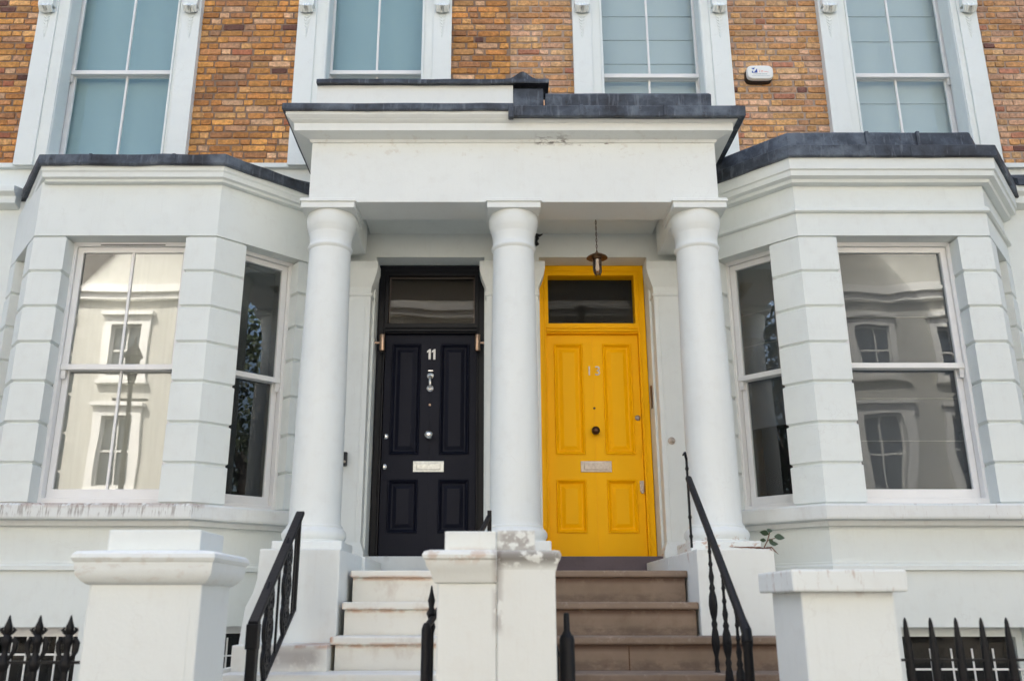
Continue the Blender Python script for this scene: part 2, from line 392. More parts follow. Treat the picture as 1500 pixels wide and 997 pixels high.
# ------------------------------------------------------------------ sash windows (local frame: x across, -y outward, z world)
def horn(mb, x, z, y):
    mb.extrude_x([(y, z), (y + .035, z), (y + .035, z - .03), (y + .022, z - .07), (y + .010, z - .075), (y, z - .04)], x - .018, x + .018)
def sash(parent, M, w, z0, z1, zr, bars=1, backing=None, back_mats=None, glass_m=None, seams=(), seam_m=None, label=None, st=.05):
    glass_m = glass_m or M_glass
    h = w / 2
    mb = MB().wall(-h, h, z0, z1, 0, .12, [(-h + .035, h - .035, z0 + .045, z1 - .04)])
    win = mb.build("sash_window", M_wood, parent, M, bevel=.004, seg=1, label=label)
    a = h - .037
    # upper sash (outer), lower sash (inner)
    MB().wall(-a, a, zr - .02, z1 - .042, .022, .058, [(-a + st, a - st, zr + .028, z1 - .042 - st)]).build("upper_sash", M_wood, win, M, bevel=.004, seg=1)
    MB().wall(-a, a, z0 + .047, zr + .018, .064, .100, [(-a + st, a - st, z0 + .047 + .075, zr - .022)]).build("lower_sash", M_wood, win, M, bevel=.004, seg=1)
    mb = MB().box(-a, a, .008, .021, zr - .022, zr + .024)
    mb.build("meeting_rail", M_wood, win, M, bevel=.003, seg=1)
    for sx in (-1, 1):
        mb = MB(); horn(mb, sx * (a - .02), zr - .022, .022); mb.build("sash_horn", M_wood, win, M)
    nb = bars
    xs = [-a + st + (2 * a - 2 * st) * (i + 1) / (nb + 1) for i in range(nb)]
    for x in xs:
        MB().box(x - .011, x + .011, .026, .054, zr + .024, z1 - .042 - st + .004).build("glazing_bar", M_wood, win, M, bevel=.003, seg=1)
        MB().box(x - .011, x + .011, .068, .096, z0 + .12, zr - .020).build("glazing_bar", M_wood, win, M, bevel=.003, seg=1)
    ed = [-a + st] + xs + [a - st]
    for i in range(nb + 1):
        MB().box(ed[i] - .004, ed[i + 1] + .004, .038, .042, zr + .022, z1 - .042 - st + .004).build("pane", glass_m, win, M)
        MB().box(ed[i] - .004, ed[i + 1] + .004, .080, .084, z0 + .118, zr - .018).build("pane", glass_m, win, M)
    if backing:
        for (nm, bz0, bz1, m, yy) in backing:
            MB().box(-h + .01, h - .01, yy, yy + .01, bz0, bz1).build(nm, m, win, M)
    for z in seams:
        MB().box(-h + .012, h - .012, .15, .159, z - .004, z + .004).build("blind_seam", seam_m, win, M)
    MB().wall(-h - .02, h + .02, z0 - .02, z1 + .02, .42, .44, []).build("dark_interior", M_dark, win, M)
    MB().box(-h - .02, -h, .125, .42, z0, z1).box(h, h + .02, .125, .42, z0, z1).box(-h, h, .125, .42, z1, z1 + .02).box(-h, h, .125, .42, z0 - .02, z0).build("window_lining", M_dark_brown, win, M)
    return win

# ------------------------------------------------------------------ houses
def house(side):
    s = side
    left = s < 0
    hs = root("terraced_house", (s * 2.9, 0, 0),
              "left-hand house in dark-jointed yellow brick over white stucco, black door numbered 11" if left else
              "right-hand house in pale-jointed orange brick over white stucco, yellow door numbered 13", "house")
    X0, X1 = (-6.4, 0.0) if left else (0.0, 6.4)
    bric, mort = (M_brick, M_mortarL) if left else (M_brickR, M_mortarR)
    # --- upper windows: outer and inner (architrave outer, opening) edges
    if left: ups = [(-4.783, -4.48, -3.385, -3.145, 6.725), (-2.150, -1.845, -.890, -.598, 6.725)]
    else: ups = [(.632, .925, 1.925, 2.200, 6.685), (3.133, 3.425, 4.475, 4.727, 6.690)]
    ZT, ZW = 9.2, 8.55
    ZB = 5.60
    holes = [(u[1], u[2], ZB, ZW) for u in ups]
    bw = MB().wall(X0, X1, ZB, ZT, .010, .13, holes).build("brick_wall", mort, hs)
    # --- bricks
    vis = []
    for row in range(int((ZT - ZB) / .0725)):
        z0 = ZB + row * .0725 + .004; z1 = z0 + .0600
        if z1 > ZT: break
        regs = []
        cur = X0
        for u in ups:
            if z0 < ZW + .3: regs.append((cur, u[0] + .015)); cur = u[2 + 1] - .015
        regs.append((cur, X1))
        base = (row % 2) * .079
        for (a, b) in regs:
            x = math.floor((a - .4) / .327) * .327 + base
            k = 0
            while x < b:
                L = .215 if k % 2 == 0 else .103
                L += random.uniform(-.012, .012)
                if random.random() < .05: L = .16
                xa, xb = max(x, a), min(x + L - .010, b - .002)
                if xb - xa > .03: vis.append((xa, xb, z0 + random.uniform(-.003, .003), z1 + random.uniform(-.004, .002)))
                x += (.215 if k % 2 == 0 else .103) + .0045 if abs(L - .16) > 1e-6 else .163
                k += 1
    random.shuffle(vis)
    def infr(bk):
        cx, cz = (bk[0] + bk[1]) / 2 + .157, (bk[2] + bk[3]) / 2 - 1.5
        d = 7.75 * .958 + cz * .2873; px = 725 + 1300 * cx / d; py = 498.5 - 1300 * (-7.75 * .2873 + cz * .958) / d
        hid = (abs(cx - .157) < 1.75 and cz + 1.5 < 6.2) or (2.2 < abs(cx - .157) < 4.0 and cz + 1.5 < 5.62)
        return (0 < px < 1500 and 0 < py < 997 and not hid), (bk[1] - bk[0]) / d
    vis.sort(key=lambda b: (not infr(b)[0], -infr(b)[1]))
    protos = {}
    def proto(ci, vi):
        if (ci, vi) not in protos:
            rnd = random.Random(ci * 17 + vi)
            n = 4; mb = MB(); rings = []
            def corner(x, z, y): return (x + rnd.uniform(-.020, .020) * (1 if y < 0 else .3), y, z + rnd.uniform(-.05, .05))
            xs = [0, .03, .33, .66, .97, 1]
            front_b = [(x + (rnd.uniform(-.02, .02)), rnd.uniform(-.003, .003), rnd.uniform(.0, .12) + (.14 if x in (0, 1) else 0)) for x in xs]
            front_t = [(x + (rnd.uniform(-.02, .02)), rnd.uniform(-.003, .003), 1 - rnd.uniform(.0, .12) - (.14 if x in (0, 1) else 0)) for x in xs]
            vb = [mb.v((x, y, z)) for x, y, z in front_b]; vt = [mb.v((x, y, z)) for x, y, z in front_t]
            bb = [mb.v((x, .02, 0)) for x in xs]; bt = [mb.v((x, .02, 1)) for x in xs]
            for i in range(5):
                mb.f([vb[i], vb[i + 1], vt[i + 1], vt[i]]); mb.f([bb[i], bb[i + 1], vb[i + 1], vb[i]]); mb.f([vt[i], vt[i + 1], bt[i + 1], bt[i]])
            mb.f([vb[0], vt[0], bt[0], bb[0]]); mb.f([vb[5], bb[5], bt[5], vt[5]])
            protos[ci, vi] = mb.mesh("brick", bric[ci])
        return protos[ci, vi]
    def colour(bk):
        x, z = bk[0], bk[2]
        w = [28, 24, 14, 14, 6, 3, 1.4, 6] if left else [24, 20, 14, 12, 8, 2.5, .8, 12]
        q = noise.noise(Vector((x * .9, z * 1.1, 3.0 if left else 8.)))
        if q > .15: w[4] *= 2.2; w[7] *= 2; w[3] *= 1.4
        if q < -.2: w[0] *= 1.8; w[1] *= 1.5
        if left and x < -4.7: w[5] *= 4; w[3] *= 2.0; w[6] *= 3
        return random.choices(range(8), w)[0]
    rest = MB()
    for i, bk in enumerate(vis):
        ci = colour(bk); vi = random.randrange(3)
        yo = random.uniform(-.003, .004)
        if i < 300:
            inst("brick", proto(ci, vi), bw, Matrix.LocRotScale(Vector((bk[0], yo, bk[2])), None, Vector((bk[1] - bk[0], 1, bk[3] - bk[2]))))
        else:
            a0, a1, c0, c1 = bk
            j = lambda: random.uniform(-.003, .003)
            vb = [rest.v((a0 + j(), yo, c0 + .004 + j())), rest.v((a1 + j(), yo, c0 + .004 + j())), rest.v((a1 + j(), yo, c1 - .003 + j())), rest.v((a0 + j(), yo, c1 - .003 + j()))]
            bb = [rest.v((a0, .02, c0)), rest.v((a1, .02, c0)), rest.v((a1, .02, c1)), rest.v((a0, .02, c1))]
            rest.f(vb, ci)
            for q in range(4): rest.f([bb[q], bb[(q + 1) % 4], vb[(q + 1) % 4], vb[q]], ci)
    o = rest.build("brickwork", bric, bw); o["kind"] = "stuff"
    # --- window surrounds
    for ui, (a0, b0, b1, a1, zr) in enumerate(ups):
        sr = MB().wall(a0, a1, 5.56, 9.0, -.060, .1335, [(b0 + .004, b1 - .004, 5.0, ZW - .004)]).build("window_surround", M_stucco, hs, bevel=.006, seg=1)
        for (o0, o1, sg) in ((a0, b0, 1), (b1, a1, -1)):
            # raised outer strip and inner bead of the architrave
            if sg > 0: xo0, xo1, xi = o0 - .004, o0 + .185, o1 - .012
            else: xo0, xo1, xi = o1 - .185, o1 + .004, o0 + .012
            MB().box(xo0, xo1, -.082, -.061, 5.558, 8.75).build("architrave_strip", M_stucco, sr, bevel=.006, seg=2)
            MB().box(xi - .011, xi + .011, -.076, -.061, 5.558, 8.5).build("architrave_bead", M_stucco, sr, bevel=.006, seg=2)
            cx = (xo0 + xo1) / 2
            # scroll console with a hanging leaf drop
            mb = MB()
            for k in range(5):
                xx = cx + (k - 2) * .027
                mb.tube([(xx, -.085, 7.40), (xx, -.125 - .01 * (k % 2), 7.34), (xx, -.15 - .02 * (2 - abs(k - 2)) * .5, 7.30 - .010 * (2 - abs(k - 2))), (xx, -.12, 7.265 - .006 * (2 - abs(k - 2))), (xx, -.085, 7.29)], .017, 8)
            mb.box(cx - .075, cx + .075, -.15, -.083, 7.32, 8.6)
            mb.build("console", M_stucco, sr, smooth=True)
            mb = MB()
            for k in range(7):
                zz = 7.215 - k * .036; sc_ = .8 - k * .08
                for sx in (-1, 1):
                    mb.tube([(cx, -.082, zz - .01), (cx + sx * .028 * sc_, -.084, zz + .004), (cx + sx * .042 * sc_, -.083, zz + .024)], [.006, .010 * sc_, .003], 6)
                mb.tube([(cx, -.082, zz + .01), (cx, -.085, zz - .012), (cx, -.082, zz - .03)], [.004, .009 * sc_, .003], 6)
            mb.build("leaf_drop", M_stucco, sr, smooth=True)
        w = b1 - b0
        Mx = T((b0 + b1) / 2, .135)
        bm_ = M_blind_teal if left else M_blind_grey
        if left: seams = (); zb = 5.5
        else: seams = (7.21, 6.92, 6.50, 6.15, 7.5) if ui == 0 else (7.19, 6.80, 6.77, 6.45, 6.05, 7.5); zb = 5.5
        sash(hs, Mx, w + .13, 5.605, ZW, zr, 1, [("roller_blind" if left else "roman_blind", zb, ZW - .03, bm_, .16)], glass_m=M_glass_up, seams=seams, seam_m=M_seam)
    # --- ground floor stucco wall with door opening
    d0, d1 = (s * 1.265, s * .255) if left else (.255, 1.265)
    bx_in, bx_out = (-2.53, -4.09) if left else (2.43, 4.07)
    wx_in = bx_in + (.80 if left else -.75) ; wx_out = bx_out + (-.60 if left else .60)
    lo, hi = sorted((wx_in, wx_out))
    MB().wall(X0, X1, -1.1, 5.55, 0, .25, [(min(d0, d1), max(d0, d1), -2, 4.64), (lo + .02, hi - .02, -2, 4.9)]).build("stucco_wall", M_stucco_b, hs)
    MB().box(X0, X1, -.045, .3, 5.552, 5.60).build("stucco_ledge", M_stucco, hs, bevel=.006)
    # outer string course beyond the bay
    xa, xb = sorted((wx_out, X0 if left else X1))
    MB().extrude_x([(0, 5.12), (-.10, 5.15), (-.10, 5.22), (-.15, 5.25), (-.15, 5.31), (0, 5.35)], xa, xb).build("string_course", M_stucco, hs, bevel=.004, seg=1)
    if not left:
        MB().sweep([(xa + .1, -.16), (xb, -.16)], [(0, 5.30), (.015, 5.30), (.015, 5.36), (-.17, 5.50), (-.17, 5.36)], .2, .01).build("lead_flashing", M_lead, hs)
    # --- bay
    if left: path = [(wx_out, 0), (bx_out, -.75), (bx_in, -.75), (wx_in, 0)]
    else: path = [(wx_in, 0), (bx_in, -.75), (bx_out, -.75), (wx_out, 0)]
    bay = MB().sweep(path, [(0, 4.535), (0, 5.06), (-.28, 5.06), (-.28, 4.535)]).build("bay_window", M_stucco_b, hs)
    low = MB()
    for pi in range(3):
        pass
    # apron and basement wall of the bay: front face is a wall with the basement window hole, cants are sweeps
    fx0, fx1 = path[1][0], path[2][0]
    bwh = (-4.02, -3.28, .2, 1.355) if left else (2.89, 3.86, .2, 1.355)
    MB().wall(fx0, fx1, -1.1, 2.14, -.75, -.50, [bwh]).build("basement_wall", M_stucco_b, hs)
    for (p, q) in ((path[0], path[1]), (path[2], path[3])):
        P0, P1 = Vector(p), Vector(q); d = (P1 - P0); Ld = d.length
        ang = math.atan2(d.y, d.x)
        if left and p == path[2]: hl = [(.22, .80, .2, 1.355)]
        else: hl = []
        MB().wall(0.0, Ld, -1.1, 2.14, .0, .2, hl).build("basement_wall", M_stucco_b, hs, T(p[0], p[1]) @ Matrix.Rotation(ang, 4, 'Z'))
    MB().sweep(path, [(-.05, 1.765), (.03, 1.77), (.03, 1.80), (.018, 1.815), (.018, 1.83), (-.05, 1.84)]).build("string_course", M_stucco, bay)
    MB().sweep(path, [(-.20, 2.10), (.05, 2.10), (.06, 2.135), (.13, 2.145), (.135, 2.16), (.135, 2.245), (.12, 2.262), (-.20, 2.285)], .35, .006, 5).build("sill_course", M_sill, bay)
    tpath = [(-4.53, 0), (-4.01, -.75), (bx_in, -.75), (wx_in, 0)] if left else path
    zt = 5.15 if left else 5.21
    MB().sweep(tpath, [(-.2, 5.03), (.02, 5.010), (.05, 5.015), (.058, 5.035), (.085, 5.045), (.09, 5.085), (.102, 5.10), (.107, zt), (-.2, zt + .01)] if left else [(-.2, 5.03), (.02, 4.995), (.06, 5.005), (.07, 5.03), (.11, 5.045), (.115, 5.09), (.13, 5.10), (.135, zt), (-.2, zt + .01)]).build("bay_cornice", M_stucco, bay)
    if not left:
        MB().sweep(path, [(-.1, 4.735), (.02, 4.742), (.035, 4.752), (.035, 4.770), (.022, 4.78), (.022, 4.795), (-.1, 4.80)]).build("string_course", M_stucco, bay)
        lf = MB().sweep(path, [(.10, zt - .004), (.155, zt - .012), (.165, zt), (.165, zt + .095), (.15, zt + .105), (.10, zt + .10)], .12, .006, 3)
        lf.sweep([path[0], path[1], (path[2][0] - .12, path[2][1]), (path[3][0] - .12, 0)], [(.09, zt + .06), (.105, zt + .06), (.085, zt + .255), (.07, zt + .27), (-.05, zt + .22), (-.05, zt + .06)], .14, .006, 4)
        ztr = zt + .22
    else:
        lf = MB().sweep([(-4.43, -.17)] + tpath[1:], [(.08, zt - .006), (.130, zt - .016), (.140, zt), (.138, zt + .080), (.12, zt + .092), (-.1, zt + .11), (-.1, zt)], .12, .008, 7)
        ztr = zt + .09
    lf.build("lead_flashing", M_lead, bay)
    for k, fx_ in enumerate((.28, .74) if left else (.33, .60)):
        xs_ = path[1][0] + (path[2][0] - path[1][0]) * fx_
        o_ = .143 if left else .169
        MB().box(xs_, xs_ + .028, -.75 - o_, -.75 - o_ + .02, zt - .010, zt + (.088 if left else .100)).build("lead_lap", M_lead, bay, bevel=.003)
        if not left: MB().box(xs_ + .1, xs_ + .128, -.75 - .112, -.75 - .08, zt + .10, zt + .262).build("lead_lap", M_lead, bay, bevel=.003)
    rp = [(path[0][0], .0), (path[1][0], -.72), (path[2][0], -.72), (path[3][0], .0)]
    mb = MB(); a = [mb.v((x, y, ztr - .03)) for x, y in rp]; bq = [mb.v((x * 1.0, y, ztr + (.12 if y > -.1 else 0))) for x, y in rp]
    for i in range(4): mb.f([a[i], a[(i + 1) % 4], bq[(i + 1) % 4], bq[i]])
    mb.f(a[::-1]); mb.f(bq); mb.build("lead_roof", M_lead, bay)
    # --- quoin piers
    if left: fo = (-3.81, -2.79)
    else: fo = (2.755, 3.790)
    zj = [2.272, 2.591, 2.918, 3.256, 3.588, 3.898, 4.211, 4.534]
    def inset(poly, d):
        n = len(poly); out = []
        for i in range(n):
            p0, p1, p2 = Vector(poly[i - 1]), Vector(poly[i]), Vector(poly[(i + 1) % n])
            e0 = (p1 - p0).normalized(); e1 = (p2 - p1).normalized()
            n0 = Vector((-e0.y, e0.x)); n1 = Vector((-e1.y, e1.x)); m = (n0 + n1).normalized(); m /= max(.3, m.dot(n0))
            out.append(tuple(p1 + m * d))
        return out
    def pier(poly):        # counter-clockwise plan
        area = sum(poly[i - 1][0] * poly[i][1] - poly[i][0] * poly[i - 1][1] for i in range(len(poly)))
        if area < 0: poly = poly[::-1]
        MB().prism(inset(poly, .022), 2.25, 4.54).build("pier_core", M_stucco_b, bay)
        for z0, z1 in zip(zj, zj[1:]):
            i1 = inset(poly, .019)
            g = .0045
            mb = MB().loft([[(x, y, z0 + g) for x, y in i1], [(x, y, z0 + g + .013) for x, y in poly], [(x, y, z1 - g - .013) for x, y in poly], [(x, y, z1 - g) for x, y in i1]])
            mb.build("quoin_block", M_stucco_b, bay)
    def along(p, q, t): return (p[0] + (q[0] - p[0]) * t, p[1] + (q[1] - p[1]) * t)
    def inward(p, q, pt, d):
        e = (Vector(q) - Vector(p)).normalized(); n = Vector((-e.y, e.x)); return (pt[0] + n.x * d, pt[1] + n.y * d)
    P0, P1, P2, P3 = path
    D = .22
    for (A, B, C, fx, order) in ((P0, P1, P2, fo[0], 0), (P3, P2, P1, fo[1], 1)):
        # A wall end, B front corner, C other front corner
        t0, t1 = .255, .735            # opening on the cant measured from B
        cA = along(B, A, t0)
        if order == 0: ci = inward(A, B, cA, D)
        else: ci = inward(B, A, cA, D)
        # inner mitre corner
        mx = (B[0] + (C[0] - B[0]) / abs(C[0] - B[0]) * D * .42, B[1] + D)
        pier([(fx, -.75), B, cA, ci, mx, (fx, -.75 + D)])
        cB = along(B, A, t1)
        cj = inward(A, B, cB, D) if order == 0 else inward(B, A, cB, D)
        ai = inward(A, B, A, D) if order == 0 else inward(B, A, A, D)
        pier([cB, A, ai, cj])
        # canted window
        mid = along(B, A, (t0 + t1) / 2); wlen = (Vector(A) - Vector(B)).length * (t1 - t0)
        e = (Vector(B) - Vector(A)) if order == 0 else (Vector(A) - Vector(B))
        ang = math.atan2(e.y, e.x)
        Mc = T(mid[0], mid[1]) @ Matrix.Rotation(ang, 4, 'Z') @ T(0, .13)
        if left: sash(hs, Mc, wlen + .02, 2.275, 4.54, 3.415, 0, [("dark_room_sheet", 2.3, 4.5, M_dark, .30)], glass_m=M_glass)  # left: dark sheet stands in for the unlit room, no curtain hangs there
        else: sash(hs, Mc, wlen + .02, 2.275, 4.54, 3.43, 0, [("roman_blind", 3.0, 4.5, M_sheer, .16)], glass_m=M_glass, seams=(4.05, 3.75), seam_m=M_seam_d)
    Mf = T((fo[0] + fo[1]) / 2, -.60)
    w = fo[1] - fo[0] + .02
    if left:
        sash(hs, Mf, w, 2.29, 4.54, 3.418, 1, [("cream_curtain", 2.3, 4.5, M_curtain, .14)], glass_m=M_glass_bay)
        MB().box(-.28, .28, -.004, 0, 4.505, 4.512).build("trickle_vent", M_blackp, hs, Mf)
    else:
        sash(hs, Mf, w, 2.29, 4.54, 3.430, 0, [("roman_blind", 2.3, 4.5, M_sheer, .16)], glass_m=M_glass_old, seams=(3.90, 3.18, 2.82), seam_m=M_seam_d)
    # --- basement window with white bars
    bwm = T((bwh[0] + bwh[1]) / 2, -.62)
    hw = (bwh[1] - bwh[0]) / 2
    bf = MB().wall(-hw, hw, .2, 1.355, 0, .08, [(-hw + .05, hw - .05, .26, 1.285)]).build("basement_window", M_wood if left else M_stucco_b, hs, bwm)
    MB().box(-hw + .05, hw - .05, .05, .055, .26, 1.285).build("pane", M_glass_up, bf, bwm)
    MB().box(-hw, hw, .10, .11, .2, 1.36).build("dark_interior", M_dark, bf, bwm)
    n = 6
    for k in range(n):
        x = -hw + .09 + k * (2 * hw - .18) / (n - 1)
        MB().tube([(x, -.02, .22), (x, -.02, 1.20 if not left else 1.29)], .0075, 6).build("window_bar", M_wood, bf, bwm)
    MB().box(-hw + .02, hw - .02, -.03, -.02, 1.045, 1.06).build("window_bar", M_wood, bf, bwm) if not left else MB().box(-hw + .02, hw - .02, -.03, -.02, 1.15, 1.165).build("window_bar", M_wood, bf, bwm)
    if left:
        e = Vector(P3) - Vector(P2); Mq = T(P2[0], P2[1]) @ Matrix.Rotation(math.atan2(e.y, e.x), 4, 'Z') @ T(.51, .10)
        bf = MB().wall(-.30, .30, .19, 1.36, 0, .06, [(-.24, .24, .26, 1.30)]).build("basement_window", M_wood, hs, Mq)
        MB().box(-.24, .24, .03, .035, .26, 1.30).build("pane", M_glass_up, bf, Mq); MB().box(-.3, .3, .065, .075, .2, 1.36).build("dark_interior", M_dark, bf, Mq)
        for k in range(4): MB().tube([(-.2 + k * .133, -.02, .22), (-.2 + k * .133, -.02, 1.27)], .007, 6).build("window_bar", M_wood, bf, Mq)
        MB().box(-.28, .28, -.03, -.02, 1.13, 1.142).build("window_bar", M_wood, bf, Mq)
    # --- pilasters beside the door
    def pilaster(x0, x1, inner):
        # inner = +1 when the door lies at larger x
        p = MB().box(x0, x1, -.14, -.001, 1.86, 4.30).build("pilaster", M_porch, hs, bevel=.006)
        prof = [(0, 4.20), (.012, 4.21), (.012, 4.225), (.0, 4.235), (.004, 4.29), (.022, 4.33), (.05, 4.40), (.062, 4.45), (.062, 4.52), (0, 4.55)]
        mb = MB()
        pth = [(x0, 0), (x0, -.14), (x1, -.14), (x1, 0)]
        mb.sweep(pth, [(-.06, 4.20)] + prof + [(-.06, 4.54)])
        mb.build("pilaster_cap", M_porch, p)
        MB().sweep(pth, [(-.06, 1.84), (.03, 1.84), (.03, 1.93), (.022, 1.96), (.006, 2.0), (0, 2.02), (-.06, 2.02)]).build("pilaster_base", M_ped, p)
        xi = x1 if inner > 0 else x0
        xa = xi - inner * .045
        MB().box(xa - .006, xa + .006, -.147, -.139, 2.03, 4.19).build("bead", M_porch, p, bevel=.003)
    if left: pilaster(-1.70, -1.285, 1); pilaster(-.235, -.004, -1)
    else: pilaster(1.285, 1.70, -1); pilaster(.004, .235, 1)
    door(hs, s)
    xa, xb = (X0, -.003) if left else (.003, X1)
    MB().box(xa, xb, .62, 8.5, -1.1, 9.19).build("unseen_rear_block", bric[1], hs)  # unseen body added behind the front to keep the sun out
    MB().box(xa, xb, -.12, 8.6, 9.205, 9.45).build("unseen_roof_slab", M_stucco, hs)  # unseen slab added over the top to close it against the sun
    # the next house along the row, unseen, added to stop sun leaking sideways
    nb = root("unseen_neighbour_house", (s * 15, 0, 0), "unseen house added next along the row to block the sun, beyond the %s edge of the view" % ("left" if left else "right"), "house")
    x0, x1 = sorted((s * 6.41, s * 26))
    wins = [(x - .55, x + .55, z, z + 2.2) for x in [x0 + 1.6 + 2.7 * k for k in range(7)] for z in (2.3, 6.0)]
    MB().wall(x0, x1, 5.5, 9.2, .01, .3, wins).build("brick_wall", bric[0], nb)
    MB().wall(x0, x1, -1.1, 5.49, 0, .3, wins).build("stucco_wall", M_stucco_b, nb)
    MB().box(x0, x1, -.15, -.001, 5.12, 5.34).build("string_course", M_stucco, nb)
    MB().box(x0, x1, .40, 8.5, -1.1, 9.19).build("unseen_rear_block", M_dark, nb)
    MB().box(x0, x1, -.12, 8.6, 9.205, 9.45).build("unseen_roof_slab", M_stucco, nb)
    for (a, b, c, d) in wins:
        MB().wall(a, b, c, d, .12, .2, [(a + .08, b - .08, c + .1, (c + d) / 2 - .03), (a + .08, b - .08, (c + d) / 2 + .03, d - .08)]).build("window", M_wood, nb)
    return hs

def number_mesh(txt, size, ext, mat, sx=1.0, bold=0.0):
    c = bpy.data.curves.new("number", 'FONT'); c.body = txt; c.size = size; c.extrude = ext; c.align_x = 'CENTER'; c.align_y = 'CENTER'; c.offset = bold
    c.space_character = 1.25 if bold == 0 else 1.0
    t = bpy.data.objects.new("tmp", c); COL.objects.link(t)
    bpy.context.view_layer.update()
    me = bpy.data.meshes.new_from_object(t.evaluated_get(bpy.context.evaluated_depsgraph_get()))
    COL.objects.unlink(t); bpy.data.objects.remove(t)
    me.materials.clear(); me.materials.append(mat)
    me.transform(Matrix.Diagonal((sx, 1, 1, 1)))
    me.transform(Matrix.Rotation(R(90), 4, 'X')); return me

def door(hs, s):
    left = s < 0; cx = s * .757
    M = T(cx, 0)
    pm = M_blackp if left else M_yellow; dm = M_navy if left else M_yellow
    fr = MB().wall(-.503, .503, 1.91, 4.635, .20, .34, [(-.43, .43, 1.91, 3.955), (-.41, .41, 4.055, 4.535)]).build("door_frame", pm, hs, M, bevel=.006)
    # stepped moulding round the frame and the transom bead
    fm = MB()
    for (a, b, y0, z0, z1) in ((.44, .452, .192, 1.92, 4.585), ):
        fm.box(-b, -a, y0, .201, z0, z1).box(a, b, y0, .201, z0, z1).box(-a, a, y0, .201, 4.573, 4.585)
    fm.box(-.43, .43, .186, .201, 4.00, 4.015).box(-.43, .43, .176, .201, 3.968, 3.992)
    fm.build("frame_moulding", pm, fr, M, bevel=.004, seg=1)
    MB().box(-.41, .41, .262, .268, 4.05, 4.54).build("fanlight_pane", M_glass_fan if left else M_glass_up, fr, M)
    if left:
        MB().wall(-.405, .405, 4.06, 4.53, .252, .262, [(-.395, .395, 4.070, 4.520)]).build("glazing_bead", M_bead, fr, M)
    MB().box(-.42, .42, .36, .37, 4.04, 4.55).build("dark_interior", M_dark_brown if left else M_dark, fr, M)
    MB().box(-.52, .52, .345, .36, 1.8, 3.97).build("door_stop", pm, fr, M)
    zs = ((2.125, 2.595), (2.82, 3.865)); xs = ((-.362, -.092), (.092, .362))
    holes = [(a, b, c, d) for a, b in xs for c, d in zs]
    leaf = MB().wall(-.428, .428, 1.915, 3.953, .245, .30, holes).build("front_door", dm, hs, M, bevel=.002, seg=1)
    for (a, b, c, d) in holes:
        Y = .245
        def ring(i, y): return [(a + i, y, c + i), (b - i, y, c + i), (b - i, y, d - i), (a + i, y, d - i)]
        mb = MB().loft([ring(0, Y + .02), ring(0, Y - .006), ring(.006, Y - .012), ring(.014, Y - .008), ring(.022, Y + .010), ring(.034, Y + .024), ring(.046, Y + .026), ring(.075, Y + .014), ring(.080, Y + .012)], cap=False)
        r = [mb.v(p) for p in ring(.080, Y + .012)]; mb.f(r)
        bmesh.ops.remove_doubles(mb.bm, verts=mb.bm.verts, dist=1e-5)
        mb.build("door_panel", dm, leaf, M)
    MB().box(-.004, .004, .2405, .246, 2.62, 2.66).box(-.003, .003, .2405, .246, 2.77, 3.94).box(-.003, .003, .2405, .246, 1.93, 2.6).build("centre_bead", dm, leaf, M)
    hwm = M_satin if left else M_silver
    zl = 2.712; 
    lb = MB().box(-.140, .140, .238, .246, zl - .05, zl + .05).build("letterbox", hwm, leaf, M, bevel=.004)
    MB().box(-.105, .105, .231, .239, zl - .030, zl + .030).build("letterbox_flap", hwm, lb, M, bevel=.006) if False else None
    fl = MB().box(-.108, .108, .230, .2375, zl - .030, zl + .030).build("letterbox_flap", hwm, leaf, M, bevel=.006)
    kz = 2.993 if left else 3.031
    pr = [(.012, .246), (.030, .244), (.014, .236), (.014, .215), (.028, .205), (.038, .190), (.036, .172), (.024, .160), (.008, .156)]
    MB().lathe_y(pr, 0.0, kz, 24).build("door_knob", M_chrome if left else M_bronze, leaf, M, smooth=True)
    MB().lathe_y([(.011, .246), (.011, .240), (.006, .238)], 0, 3.28 if left else 3.248, 12).build("spyhole", M_brass if left else M_bronze, leaf, M, smooth=True)
    if left:
        # knocker: two roses joined by a bar
        mb = MB(); mb.lathe_y([(.012, .246), (.032, .243), (.032, .236), (.020, .228), (.006, .225)], 0, 3.555, 20)
        mb.lathe_y([(.012, .246), (.032, .243), (.032, .236), (.020, .228), (.006, .225)], 0, 3.435, 20)
        mb.tube([(0, .232, 3.555), (0, .220, 3.52), (0, .216, 3.49), (0, .222, 3.45), (0, .232, 3.435)], [.012, .015, .017, .015, .012], 10)
        mb.box(-.022, .022, .238, .246, 3.600, 3.608)
        mb.build("door_knocker", M_chrome, leaf, M, smooth=True)
        for x, z in ((-.395, 2.987), (-.400, 2.711)):
            mb = MB().lathe_y([(.024, .246), (.024, .240), (.016, .236), (.010, .232)], x, z, 16); mb.box(x - .004, x + .004, .225, .236, z - .012, z + .012)
            mb.build("door_lock", M_chrome, leaf, M, smooth=True)
        for dx in (-.024, .020):
            q = MB().extrude_y([(-.003, -.050), (.018, -.050), (.018, .050), (.004, .050), (-.018, .030), (-.018, .016), (-.003, .026)], -.003, .003).mesh("house_number", M_number)
            inst("house_number", q, leaf, T(cx + dx + .006, .241, 3.762))
    else:
        mb = MB().lathe_y([(.026, .246), (.026, .240), (.016, .232), (.010, .230)], .395, 3.158, 16)
        mb.build("door_lock", M_silver, leaf, M, smooth=True)
        mb = MB().box(.385, .425, .238, .246, 2.485, 2.585); mb.box(.392, .418, .222, .238, 2.47, 2.535); mb.build("lever_plate", M_silver, leaf, M, bevel=.006)
        inst("house_number", number_mesh("13", .125, .003, M_silver, 1.0), leaf, T(cx + .002, .240, 3.598))
    # threshold and lights / bells on the jamb
    MB().box(-.50, .50, -.10, .40, 1.70, 1.908).build("threshold", M_thresholdL if left else M_mat, hs, M, bevel=.008)
